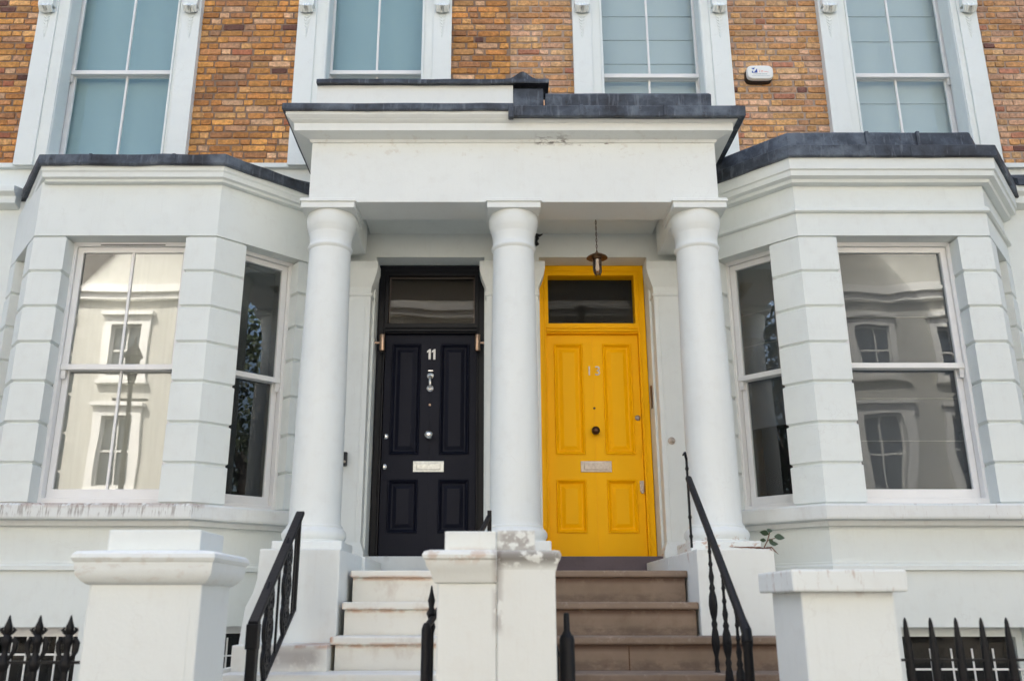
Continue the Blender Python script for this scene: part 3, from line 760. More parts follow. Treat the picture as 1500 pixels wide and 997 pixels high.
    if left:
        for q in (-1, 1):
            x = q * .44
            lt = MB().lathe([(.001, 3.755), (.024, 3.755), (.026, 3.76), (.026, 3.905), (.024, 3.91), (.001, 3.91)], x, .10, 20).build("wall_light", M_brass, hs, M, smooth=True)
            mb = MB(); mb.tube([(x + q * .02, .10, 3.832), (x + q * .072, .10, 3.832)], [.010, .016], 12); mb.build("bracket", M_brass, lt, M, smooth=True)
    else:
        MB().box(.495, .507, .06, .10, 3.21, 3.42).build("brass_strip", M_bronze, hs, M, bevel=.004)
        mb = MB().lathe_y([(.032, -.14), (.032, -.148), (.018, -.152), (.014, -.160), (.004, -.162)], 1.372 - cx, 2.877, 20); mb.build("doorbell", M_silver, hs, M, smooth=True)

hL = house(-1); hR = house(1)

# ------------------------------------------------------------------ porch
def porch():
    pr = root("double_porch", (0, -.8, 0), "white stucco porch on three round columns sheltering both front doors", "porch")
    for cx in (-1.545, 0.0, 1.545):
        prof = []
        for i in range(15):
            t = i / 14; z = 2.12 + t * (4.36 - 2.12)
            r = .197 - .026 * t ** 1.7
            prof.append((r, z))
        prof = [(.205, 2.085), (.203, 2.10)] + prof + [(.173, 4.38), (.173, 4.45)]
        c = MB().lathe(prof, cx, -.80, 56).build("column", M_porch, pr, smooth=True)
        cap = [(.170, 4.35), (.180, 4.362), (.186, 4.372), (.186, 4.384), (.180, 4.394), (.176, 4.40), (.174, 4.43), (.176, 4.475), (.180, 4.492), (.180, 4.505), (.187, 4.515), (.189, 4.53), (.197, 4.545), (.203, 4.575), (.207, 4.61), (.207, 4.64), (.202, 4.672), (.10, 4.674)]
        MB().lathe(cap, cx, -.80, 56).build("capital", M_porch, c, smooth=True)
        MB().box(cx - .222, cx + .222, -1.022, -.578, 4.67, 4.722).box(cx - .234, cx + .234, -1.034, -.566, 4.723, 4.7395).box(cx - .228, cx + .228, -1.028, -.95, 4.7395, 4.756).build("abacus", M_porch, c, bevel=.005)
        bs = [(.20, 2.10), (.214, 2.09), (.214, 2.075), (.232, 2.06), (.245, 2.035), (.245, 2.01), (.232, 1.985), (.236, 1.98), (.236, 1.965)]
        MB().lathe(bs[::-1], cx, -.80, 56).build("column_base", M_ped, c, smooth=True)
        MB().box(cx - .26, cx + .26, -1.06, -.54, 1.852, 1.968).build("plinth", M_ped, c, bevel=.012)
    # beams
    path = [(-1.715, -.002), (-1.715, -.98), (1.715, -.98), (1.715, -.002)]
    MB().box(-1.715, 1.715, -.98, -.625, 4.737, 5.34).box(-1.715, -1.34, -.6245, -.152, 4.60, 5.34).box(1.34, 1.715, -.6245, -.152, 4.60, 5.34).box(-1.713, -1.338, -.78, -.623, 4.602, 4.74).box(1.338, 1.713, -.78, -.623, 4.602, 4.74).build("entablature", M_porch, pr, bevel=.005)
    MB().box(-1.335, 1.335, -.623, -.002, 4.875, 4.95).build("ceiling", M_stucco_b, pr)
    MB().sweep(path, [(-.1, 5.27), (.0, 5.285), (.012, 5.29), (.02, 5.31), (.13, 5.335), (.135, 5.40), (.155, 5.412), (.16, 5.43), (.165, 5.445), (.165, 5.478 - .06), (-.1, 5.50)]).build("cornice", M_porch, pr)
    # left upper fascia (shallower lead) and right deep lead
    l1 = [(-1.715, -.002), (-1.715, -.98), (0.0, -.98)]
    r1 = [(0.0, -.98), (1.715, -.98), (1.715, -.002)]
    MB().sweep(l1, [(-.1, 5.40), (.150, 5.41), (.175, 5.43), (.195, 5.45), (.195, 5.482), (-.1, 5.49)]).build("cornice_fascia", M_porch, pr)
    MB().sweep(l1, [(-.1, 5.49), (.19, 5.478), (.215, 5.474), (.222, 5.485), (.222, 5.535), (.205, 5.548), (-.1, 5.56)], .13, .006, 2).build("lead_flashing", M_lead, pr)
    MB().sweep(r1, [(-.1, 5.43), (.165, 5.425), (.215, 5.415), (.222, 5.425), (.222, 5.512), (.205, 5.525), (-.1, 5.54)], .13, .005, 6).build("lead_flashing", M_lead, pr)
    for x in (.55, 1.25): MB().box(x, x + .03, -1.212, -1.195, 5.42, 5.522).build("lead_seam", M_lead, pr, bevel=.004)
    # end step between the two leads
    MB().box(-.045, .0, -1.214, -1.16, 5.40, 5.53).build("lead_step", M_lead, pr, bevel=.01)
    # kerb and parapet
    MB().sweep([(.275, -.30), (.275, -1.10), (1.68, -1.10), (1.68, -.02)][1:], [(-.12, 5.50), (.0, 5.50), (.006, 5.68), (-.01, 5.70), (-.12, 5.70)], .15, .005, 8).build("lead_kerb", M_lead, pr)
    MB().box(-1.70, .0, -1.0, -.80, 5.50, 5.838).build("parapet", M_porch, pr, bevel=.004)
    MB().box(-1.70, -1.50, -.80, -.03, 5.50, 5.838).build("parapet", M_porch, pr, bevel=.004)
    MB().box(.0, .262, -1.012, -.79, 5.50, 5.80).build("lead_cheek", M_lead, pr, bevel=.01)
    mb = MB().sweep([(-1.70, -1.0), (.31, -1.0)], [(-.22, 5.834), (.02, 5.834), (.045, 5.830), (.048, 5.842), (.044, 5.872), (.02, 5.886), (-.22, 5.89)], .11, .009, 11)
    mb.box(-1.725, -1.45, -.78, -.03, 5.84, 5.885)
    mb.build("lead_capping", M_lead, pr)
    mb = MB()   # rolled hump of lead on the capping
    mb.loft([[( -.16 + .44 * t, -1.03 + .10 * k, 5.88 + .075 * math.exp(-((t - .55) / .16) ** 2) * (1 - .3 * k)) for t in [i / 16 for i in range(17)]] for k in range(3)], cap=False, closed=False)
    mb.loft([[( -.16 + .44 * t, -1.03, 5.86 + (.02 + .075 * math.exp(-((t - .55) / .16) ** 2)) * k) for t in [i / 16 for i in range(17)]] for k in range(2)], cap=False, closed=False)
    mb.build("lead_roll", M_lead, pr, smooth=True)
    MB().box(-1.69, 1.69, -1.0, -.01, 5.48, 5.535).build("lead_roof", M_lead, pr)
    # pedestals under the outer columns
    for s in (-1, 1):
        if s < 0: prof = [(-1.125, -.2), (-1.125, 1.85), (-1.630, 1.85), (-1.636, 1.66), (-1.655, 1.58), (-1.695, 1.50), (-1.712, 1.35), (-1.73, 1.17), (-1.73, -.2)]
        else: prof = [(1.105, -.2), (1.60, -.2), (1.60, 1.3), (1.59, 1.85), (1.105, 1.85)]
        MB().extrude_y(prof, -2.05, -1.101).build("pedestal", M_ped, pr, bevel=.010)
        MB().box(s * 1.104, s * 1.83, -1.10, -.143, -1.1, 1.851).build("column_plinth_wall", M_ped, pr, bevel=.008)
    MB().box(-.22, .22, -1.10, -.143, 1.70, 1.851).build("column_plinth_wall", M_ped, pr, bevel=.006)
    return pr
porch()

# ------------------------------------------------------------------ steps
def steps(s):
    left = s < 0; mat = M_stepL if left else M_stepR
    st = root("stone_steps", (s * .6, -2.3, 0), "cream stone steps with rust-stained edges rising to the black door" if left else "brown painted stone steps rising to the yellow door", "steps")
    r = random.Random(3)
    tops = [1.73, 1.53, 1.335, 1.15, .96, .77, .58, .39, .195]
    ys = [-1.75 - .28 * i for i in range(9)]
    for i, (zt, y) in enumerate(zip(tops, ys)):
        if i == 0: x0, x1, yb = 0.006, 1.10, -.101
        elif i <= (2 if left else 1): x0, x1, yb = 0.006, 1.10, y + .30
        else: x0, x1, yb = .006, (1.64 if left else 1.60), y + .30
        if i == 2 and not left: yb = -2.052
        if i == 3 and left: yb = -2.312 + .02
        zb = tops[i + 1] if i < 8 else -.05
        xr0, xr1 = (x0, x1 - .0) ; 
        body = MB().box(s * x0, s * (x1 - .012), y + .028, yb + .02, zb - .02, zt - .046)
        sp = body.build("step", mat, st)
        if i == 8 or i > 4: xx = x1 + .02
        else: xx = x1 + (.018 if i < 3 else .03)
        if i < 2: xx = x1 + .004
        MB().box(s * x0, s * xx, y, yb + (.0 if i == 0 else -.005), zt - .045, zt).build("tread", mat, sp, bevel=.012, seg=3)
        if not left and i in (2, 3):
            for xj in (.62, 1.27): MB().box(xj, xj + .006, y + .024, y + .030, zb, zt - .05).build("joint", M_bronze, sp)
    if left:
        MB().box(-1.66, -1.112, -2.40, -2.052, 1.0, 1.292).build("side_block", mat, st, bevel=.012)
        MB().box(-1.70, -1.66, -2.55, -2.06, 1.0, 1.17).build("side_block", mat, st, bevel=.012)
    MB().box(s * .006, s * 1.60, -1.9, -.15, -1.1, 1.15).build("landing_base", mat, st)
    MB().box(s * .006, s * 1.58, -3.43, -1.9, -1.1, .15).build("landing_base", mat, st)
steps(-1); steps(1)

# ------------------------------------------------------------------ gate piers
def moulded(mb, x0, x1, y0, y1, prof):   # ring of profile (out, z) round a rectangle
    rings = [[(x0 - o, y0 - o, z), (x1 + o, y0 - o, z), (x1 + o, y1 + o, z), (x0 - o, y1 + o, z)] for o, z in prof]
    mb.loft(rings)
    return mb
def piers():
    p = root("gate_pier", (-1.64, -3.62, 0), "white rendered gate pier with rounded moulded cap, beside the spear-topped railing", "gate pier", "white gate piers along the pavement")
    MB().box(-1.878, -1.398, -3.85, -3.43, 0, 1.60).build("pier_body", M_pierL, p, bevel=.012)
    MB().box(-1.868, -1.44, -3.853, -3.849, .1, 1.50).build("render_panel", M_pierL, p)
    mb = MB(); moulded(mb, -1.878, -1.398, -3.85, -3.43, [(.0, 1.590), (.008, 1.592), (.026, 1.605), (.046, 1.63), (.050, 1.655), (.052, 1.682), (.058, 1.686), (.064, 1.70), (.060, 1.716), (.046, 1.727), (-.02, 1.734)])
    mb.build("pier_cap", M_pierL, p, smooth=True)
    MB().box(-1.838, -1.435, -3.81, -3.47, 1.73, 1.822).build("cap_block", M_pierL, p, bevel=.008)
    p = root("gate_pier", (-.15, -3.62, 0), "middle gate pier between the two flights, its worn cap half cream and half blackened", "gate pier", "white gate piers along the pavement")
    MB().box(-.402, -.1515, -3.85, -3.43, 0, 1.60).build("pier_body", M_pierC, p, bevel=.008)
    MB().box(-.1485, .100, -3.853, -3.43, 0, 1.70).build("pier_body", M_pierC, p, bevel=.008)
    mb = MB(); pf = [(.0, 1.595), (.012, 1.60), (.020, 1.615), (.028, 1.645), (.046, 1.668), (.050, 1.690), (.060, 1.698), (.062, 1.712), (.054, 1.726), (.03, 1.733)]
    rings = [[(-.402 - o, -3.85 - o, z), (-.151, -3.85 - o, z), (-.151, -3.43 + o, z), (-.402 - o, -3.43 + o, z)] for o, z in pf]
    mb.loft(rings); mb.build("pier_cap", M_pierC, p, smooth=True)
    mb = MB(); pf = [(.0, 1.60), (.0, 1.64), (.012, 1.68), (.022, 1.696), (.026, 1.712), (.018, 1.730), (.0, 1.733)]
    rings = [[(-.149, -3.85 - o * .9, z), (.100 + o, -3.85 - o * .9, z), (.100 + o, -3.43 + o, z), (-.149, -3.43 + o, z)] for o, z in pf]
    mb.loft(rings); mb.build("pier_cap", M_pierC, p, smooth=True)
    MB().box(-.374, -.1515, -3.825, -3.46, 1.732, 1.815).build("cap_block", M_pierC, p, bevel=.008)
    MB().box(-.1485, .018, -3.815, -3.46, 1.732, 1.820).build("cap_block", M_pierC, p, bevel=.006)
    p = root("gate_pier", (1.33, -3.62, 0), "white gate pier with plain square slab cap, beside the spiked railing on the right", "gate pier", "white gate piers along the pavement")
    MB().box(1.135, 1.528, -3.85, -3.44, 0, 1.565).build("pier_body", M_pierR, p, bevel=.010)
    MB().box(1.088, 1.573, -3.90, -3.40, 1.562, 1.652).build("pier_cap", M_pierR, p, bevel=.010)
piers()

# ------------------------------------------------------------------ spear railings on the pavement edge
def railings():
    # left: cast spearheads
    r = root("iron_railing", (-3.2, -3.8, 0), "black cast-iron railing with leafy spearheads left of the round-capped pier", "railing")
    bar = MB(); bar.tube([(0, 0, .2), (0, 0, 1.30)], .015, 8)
    bar.lathe([(.015, 1.13), (.024, 1.14), (.024, 1.16), (.015, 1.17)], 0, 0, 10)
    bar_me = bar.mesh("railing_bar", M_iron, smooth=True)
    fn = MB()
    prof = [(.014, 1.24), (.022, 1.255), (.026, 1.275), (.018, 1.295), (.012, 1.315), (.014, 1.34), (.021, 1.355), (.020, 1.375), (.011, 1.39), (.017, 1.405), (.0175, 1.42), (.010, 1.44), (.004, 1.462), (.001, 1.468)]
    fn.lathe(prof, 0, 0, 10)
    for sx in (-1, 1):
        fn.tube([(sx * .010, 0, 1.28), (sx * .026, 0, 1.30), (sx * .038, 0, 1.325), (sx * .040, 0, 1.355), (sx * .030, 0, 1.372), (sx * .020, 0, 1.36)], [.007, .009, .011, .012, .010, .006], 8)
        fn.tube([(sx * .006, 0, 1.385), (sx * .022, 0, 1.40), (sx * .030, 0, 1.408), (sx * .022, 0, 1.418)], [.006, .008, .008, .003], 8)
    fn_me = fn.mesh("finial", M_iron, smooth=True)
    for k in range(18):
        x = -1.957 - .1305 * k
        b = inst("railing_bar", bar_me, r, T(x, -3.80)); inst("finial", fn_me, b, T(x, -3.80))
    MB().box(-4.4, -1.87, -3.812, -3.788, 1.272, 1.284).build("rail", M_iron, r)
    MB().box(-4.4, -1.87, -3.815, -3.785, .30, .325).build("rail", M_iron, r)
    MB().box(-4.4, -1.88, -3.90, -3.70, 0, .2).build("stone_kerb", M_stucco_b, r, bevel=.01)
    r = root("iron_railing", (3.0, -3.8, 0), "black railing of plain tapering spikes right of the slab-capped pier", "railing")
    sp = MB().lathe([(.019, .2), (.0185, 1.25), (.014, 1.36), (.008, 1.44), (.004, 1.455), (.001, 1.458)], 0, 0, 10).mesh("railing_bar", M_iron, smooth=True)
    for k in range(22):
        inst("railing_bar", sp, r, T(1.583 + .1075 * k, -3.80))
    MB().box(1.53, 3.95, -3.81, -3.79, 1.283, 1.293).build("rail", M_iron, r)
    MB().box(1.53, 3.95, -3.81, -3.79, .30, .325).build("rail", M_iron, r)
    MB().box(1.53, 3.95, -3.90, -3.70, 0, .2).build("stone_kerb", M_stucco_b, r, bevel=.01)
railings()

# ------------------------------------------------------------------ stair railings
def bar_between(mb, p, q, w, h):   # flat bar from p to q in a plane of constant x, width w in x, height h
    p, q = Vector(p), Vector(q); d = (q - p).normalized(); n = Vector((0, -d.z, d.y)); 
    X = Vector((w / 2, 0, 0)); N = n * (h / 2)
    mb.loft([[c - X - N, c + X - N, c + X + N, c - X + N] for c in (p, q)])
def stair_rails():
    # left outer: ornate cast panels
    X = -1.36; yt, yb = -2.20, -3.10
    r = root("stair_railing", (X, -2.7, 1), "black handrail with lacy cast-iron panels on the left of the cream steps", "railing")
    top = lambda y: 2.045 + (y - yt) * (2.045 - 1.43) / (yt - yb)
    bot = lambda y: 1.485 + (y - yt) * .55
    mb = MB(); bar_between(mb, (X, yt + .02, top(yt + .02)), (X, yb - .02, top(yb - .02)), .052, .026); mb.build("handrail", M_iron, r, bevel=.008, seg=3)
    mb = MB(); bar_between(mb, (X, yt, bot(yt)), (X, yb, bot(yb)), .022, .022); mb.build("bottom_rail", M_iron, r, bevel=.003)
    MB().box(X - .012, X + .012, yt - .012, yt + .012, 1.475, top(yt)).build("post", M_iron, r)
    MB().box(X - .024, X + .024, yb - .024, yb + .024, .60, top(yb) + .005).box(X - .030, X + .030, yb - .035, yb + .032, 1.30, 1.42).build("newel_post", M_iron, r, bevel=.006)
    for y in (-3.0, -2.625, -2.265):
        MB().box(X - .006, X + .006, y - .006, y + .006, bot(y) - (.0), top(y)).build("baluster", M_iron, r)
    for yc in (-2.815, -2.44):
        z0, z1 = bot(yc), top(yc); H = z1 - z0
        mb = MB()
        def ring(cy, cz, ry, rz, rad=.0075, n=14):
            mb.tube([(X, cy + ry * math.cos(2 * math.pi * i / n), cz + rz * math.sin(2 * math.pi * i / n)) for i in range(n)], rad, 6, closed=True)
        for t, ry, rz in ((.5, .078, .085), (.5, .040, .060), (.33, .055, .045), (.67, .055, .045), (.20, .070, .055), (.80, .070, .055), (.08, .036, .036), (.92, .036, .036)):
            ring(yc, z0 + H * t, ry, rz, .0125)
        for t in (.06, .14, .22, .30, .38, .46, .54, .62, .70, .78, .86, .94):
            for sy in (-1, 1):
                zc = z0 + H * t
                mb.tube([(X, yc, zc - .02), (X, yc + sy * .022, zc - .012), (X, yc + sy * .034, zc + .006), (X, yc + sy * .022, zc + .020), (X, yc + sy * .010, zc + .010)], [.010, .012, .013, .012, .008], 6)
            mb.lathe([(.001, z0 + H * t - .018), (.014, z0 + H * t), (.001, z0 + H * t + .018)], X, yc, 8)
        mb.tube([(X, yc, z0), (X, yc, z1)], .006, 6)
        for sy in (-1, 1):
            mb.tube([(X, yc + sy * (.035 + .045 * abs(math.sin(t / 24 * math.pi * 3))), z0 + H * t / 24) for t in range(25)], .009, 6)
        mb.build("cast_panel", M_iron, r, smooth=True)
    # right outer: turned balusters
    X = 1.09
    r = root("stair_railing", (X, -2.7, 1), "black handrail with knobbly turned balusters on the right of the brown steps", "railing")
    top = lambda y: 2.275 + (y + 2.05) * (2.275 - 1.385) / 1.07
    mb = MB(); mb.tube([(X, -2.02, top(-2.03)), (X, -2.6, top(-2.6)), (X, -3.06, top(-3.06)), (X, -3.12, top(-3.12) - .0), (X, -3.135, top(-3.12) - .05)], [.021, .022, .023, .027, .024], 12); mb.build("handrail", M_iron, r, smooth=True)
    mb = MB(); mb.tube([(X, -1.99, 1.86), (X, -1.99, 2.43)], .008, 8); mb.tube([(X, -1.99, 2.42), (X - .012, -2.01, 2.46), (X - .03, -2.03, 2.44)], [.009, .010, .005], 8)
    for z in (1.93, 2.05, 2.30, 2.36): mb.lathe([(.008, z - .015), (.013, z), (.008, z + .015)], X, -1.99, 8)
    mb.build("post", M_iron, r, smooth=True)
    def turned(y, zb):
        zt = top(y); H = zt - zb
        pr = [(.020, 0), (.013, .03), (.017, .06), (.012, .10), (.024, .16), (.028, .21), (.022, .27), (.016, .30), (.021, .33), (.014, .355), (.024, .40), (.030, .46), (.026, .52), (.016, .56), (.021, .58), (.012, .61), (.019, .66), (.012, .70), (.010, .73), (.016, .75), (.010, .77), (.009, .82), (.014, .84), (.009, .86), (.009, .91), (.014, .93), (.009, .95), (.009, 1.0)]
        MB().lathe([(q * .86, zb + t * H) for q, t in pr], X, y, 10).build("baluster", M_iron, r, smooth=True)
    turned(-2.46, 1.15); turned(-2.72, .97); turned(-2.95, .80)
    MB().lathe([(.024, .58), (.024, 1.30), (.030, 1.33), (.030, 1.36), (.022, 1.38)], X, -3.12, 12).build("newel_post", M_iron, r, smooth=True)
    # centre rails, mostly behind the middle pier
    r = root("stair_railing", (-.3, -3.2, 1), "black iron handrail running up behind the middle gate pier", "railing")
    mb = MB(); mb.tube([(-.474, -3.42, 1.41), (-.40, -3.0, 1.55), (-.195, -2.06, 2.045)], .016, 8); mb.build("handrail", M_iron, r, smooth=True)
    MB().box(-.205, -.178, -2.07, -2.045, 1.35, 2.085).build("post", M_iron, r, bevel=.003)
    MB().lathe([(.024, .3), (.024, 1.40), (.018, 1.42), (.012, 1.43)], -.474, -3.42, 10).build("newel_post", M_iron, r, smooth=True)
    mb = MB().lathe([(.014, .9), (.014, 1.38), (.022, 1.41), (.012, 1.44), (.024, 1.47), (.012, 1.50), (.018, 1.53), (.009, 1.565), (.003, 1.60)], -.462, -3.30, 8); mb.build("baluster", M_iron, r, smooth=True)
    r = root("stair_railing", (.2, -3.4, 1), "short black iron gate post with a narrow tip in front of the brown steps", "railing")
    MB().lathe([(.034, .0), (.034, 1.36), (.030, 1.375), (.022, 1.385), (.014, 1.40), (.013, 1.47), (.010, 1.475), (.001, 1.477)], .162, -3.60, 12).build("newel_post", M_iron, r, smooth=True)
    MB().lathe([(.014, .6), (.014, 1.28), (.018, 1.30), (.010, 1.33), (.001, 1.34)], .118, -3.52, 10).build("baluster", M_iron, r, smooth=True)
    mb = MB(); mb.tube([(.118, -3.52, 1.25), (.13, -3.3, 1.27)], .01, 6); mb.build("handrail", M_iron, r)
stair_rails()

# ------------------------------------------------------------------ small things
def lantern():
    l = root("hanging_lantern", (.745, -.45, 4.3), "small bronze lantern with glass jar hanging above the yellow door", "lantern")
    x, y = .745, -.45
    mb = MB(); n = 13
    for i in range(n):
        z = 4.505 + i * .0285; a = (i % 2) * math.pi / 2
        mb.tube([(x + .006 * math.cos(2 * math.pi * k / 8) * math.cos(a), y + .006 * math.cos(2 * math.pi * k / 8) * math.sin(a), z + .018 * math.sin(2 * math.pi * k / 8)) for k in range(8)], .0028, 5, closed=True)
    mb.build("chain", M_bronze, l)
    MB().lathe([(.001, 4.875), (.035, 4.874), (.03, 4.862), (.008, 4.855)][::-1], x, y, 16).build("ceiling_rose", M_bronze, l)
    MB().lathe([(.006, 4.51), (.012, 4.505), (.020, 4.492), (.055, 4.478), (.088, 4.458), (.094, 4.448), (.091, 4.446), (.060, 4.464), (.045, 4.468), (.04, 4.455), (.038, 4.44), (.034, 4.44), (.001, 4.44)][::-1], x, y, 28).build("lamp_shade", M_bronze_l, l, smooth=True)
    MB().lathe([(.001, 4.285), (.020, 4.290), (.034, 4.310), (.038, 4.335), (.039, 4.44)], x, y, 24).build("glass_jar", M_jar, l, smooth=True)
    MB().lathe([(.001, 4.325), (.012, 4.330), (.018, 4.350), (.015, 4.375), (.010, 4.40), (.010, 4.44)], x, y, 14).build("bulb", M_curtain, l, smooth=True)
    mb = MB()
    for k in range(4):
        a = k * math.pi / 2 + .4
        mb.tube([(x + .043 * math.cos(a), y + .043 * math.sin(a), 4.44), (x + .043 * math.cos(a), y + .043 * math.sin(a), 4.33), (x + .022 * math.cos(a), y + .022 * math.sin(a), 4.282)], .0028, 5)
    mb.build("cage", M_bronze, l)
lantern()

def alarm():
    a = root("alarm_box", (2.47, -.04, 6.57), "small white alarm box with a blue tick emblem fixed to the brickwork", "alarm box")
    def outline(grow=0):
        pts = []
        w, h = .130 + grow, .078 + grow
        for i in range(28):
            t = 2 * math.pi * i / 28; c, s_ = math.cos(t), math.sin(t)
            e = .42
            pts.append((2.471 + w * math.copysign(abs(c) ** e, c), 6.570 + h * math.copysign(abs(s_) ** .55, s_)))
        return pts
    MB().extrude_y([(x, z - .004) for x, z in outline(.003)], -.055, 0.01).build("back_plate", M_black_plastic, a)
    o0, o1, o2 = outline(0), outline(-.006), outline(-.02)
    MB().loft([[(x, -.056, z) for x, z in o0], [(x, -.085, z) for x, z in o0], [(x, -.095, z) for x, z in o1], [(x, -.098, z) for x, z in o2]]).build("cover", M_white_plastic, a, smooth=True)
    bx, bz = 2.412, 6.585
    # blue square with a white tick across it
    MB().extrude_y([(bx - .028, bz + .026), (bx + .010, bz + .030), (bx - .006, bz + .010), (bx - .012, bz + .012)], -.0995, -.098).extrude_y([(bx - .026, bz - .028), (bx + .030, bz - .026), (bx + .028, bz + .022), (bx - .006, bz - .024), (bx - .024, bz - .002)], -.0995, -.098).build("tick_emblem", M_blue_print, a)
    me = number_mesh("in", .045, .0004, M_red_print, 1.15); me.transform(Matrix(((1, 0, .25, 0), (0, 1, 0, 0), (0, 0, 1, 0), (0, 0, 0, 1))))
    inst("lettering", me, a, T(2.480, -.0990, 6.577))
    MB().extrude_y([(2.508, 6.566), (2.530, 6.569), (2.551, 6.564), (2.551, 6.567), (2.530, 6.573), (2.508, 6.570)], -.0995, -.098).build("lettering", M_red_print, a)
    mb = MB()
    r = random.Random(5)
    x = 2.40
    while x < 2.53:
        w = r.uniform(.004, .012); mb.box(x, x + w, -.0992, -.0978, 6.541, 6.548); x += w + .003
    x = 2.385
    while x < 2.56:
        w = r.uniform(.003, .009); mb.box(x, x + w, -.0992, -.0978, 6.524, 6.528); x += w + .0025
    mb.build("small_print", M_grey_print, a)
alarm()
def small():
    a = root("entry_box", (-1.47, -.2, 2.72), "small black entry box on the wall behind the left column", "entry box")
    MB().box(-1.50, -1.425, -.185, -.141, 2.655, 2.775).build("casing", M_black_plastic, a, bevel=.008)
    MB().lathe_y([(.012, -.185), (.012, -.189), (.002, -.190)], -1.445, 2.69, 12).build("button", M_silver, a)
    b = root("wall_bracket", (.22, -.55, 4.58), "small twisted black iron bracket sticking out behind the middle column's capital", "bracket")
    mb = MB(); mb.tube([(.12, -.58, 4.62), (.20, -.56, 4.625), (.235, -.55, 4.62), (.262, -.55, 4.635)], [.012, .014, .012, .005], 8)
    mb.tube([(.205, -.56, 4.62), (.215, -.56, 4.59), (.205, -.56, 4.565), (.212, -.56, 4.535), (.20, -.56, 4.52)], [.012, .017, .011, .019, .008], 8)
    mb.build("arm", M_iron, b, smooth=True)
small()
def plant():
    p = root("sprouting_plant", (1.60, -1.72, 1.85), "little dark-leaved sprig sprouting from the cracked right column base", "plant")
    m, nt, b = new_mat("leaf_green"); P = pos(nt); n = noise_n(nt, P, 30, 3)
    nt.links.new(mixc(nt, n, (.020, .045, .018), (.045, .08, .035)), b.inputs['Base Color']); b.inputs['Roughness'].default_value = .5
    ms = flat("stem_brown", (.16, .07, .035), .8)
    base = Vector((1.555, -1.95, 1.856))
    mb = MB(); mb.tube([base, base + Vector((.03, 0, .05)), base + Vector((.045, -.01, .10))], .0035, 6); mb.tube([base + Vector((.03, 0, .05)), base + Vector((.09, -.01, .07))], .0025, 6); mb.build("stem", ms, p)
    mb = MB()
    for e in ((.02, -.06, -.02), (-.10, -.09, .002), (.05, -.09, -.04), (-.2, -.092, .004)): mb.tube([base, base + Vector((e[0] * .5, e[1], .003)), base + Vector((e[0] * .8, -.1, e[2] * .5)), base + Vector((e[0] * 1.2, -.104, e[2]))], [.006, .005, .004, .001], 6)
    mb.build("root", ms, p)
    me = MB(); vs = []
    L = 1.0
    prof = [(0, .02), (.15, .20), (.35, .32), (.55, .30), (.8, .16), (1, .0)]
    l = [me.v((t, w, .10 * w + .06 * math.sin(t * 3))) for t, w in prof]; r_ = [me.v((t, -w, .10 * w + .06 * math.sin(t * 3))) for t, w in prof]; c = [me.v((t, 0, .06 * math.sin(t * 3) - .03)) for t, w in prof]
    for i in range(5): me.f([l[i], c[i], c[i + 1], l[i + 1]]); me.f([c[i], r_[i], r_[i + 1], c[i + 1]])
    leafm = me.mesh("leaf", m, smooth=True)
    rr = random.Random(2)
    for (dx, dz, ln, rx, ry, rz) in ((.045, .10, .07, 1.2, -.9, .9), (.045, .09, .075, 1.1, .25, 3.0), (.08, .075, .085, 1.2, .15, .0), (.09, .07, .06, 1.0, -.3, .3), (.04, .06, .07, 1.2, .9, .3), (.05, .03, .06, 1.2, .05, -.1), (.02, .05, .05, 1.2, .1, 3.1)):
        inst("leaf", leafm, p, T(base.x + dx * .9, base.y - .01, base.z + dz) @ Matrix.Rotation(ry, 4, 'Y') @ Matrix.Rotation(rz, 4, 'Z') @ Matrix.Rotation(rx, 4, 'X') @ Matrix.Scale(ln * .8, 4))
plant()

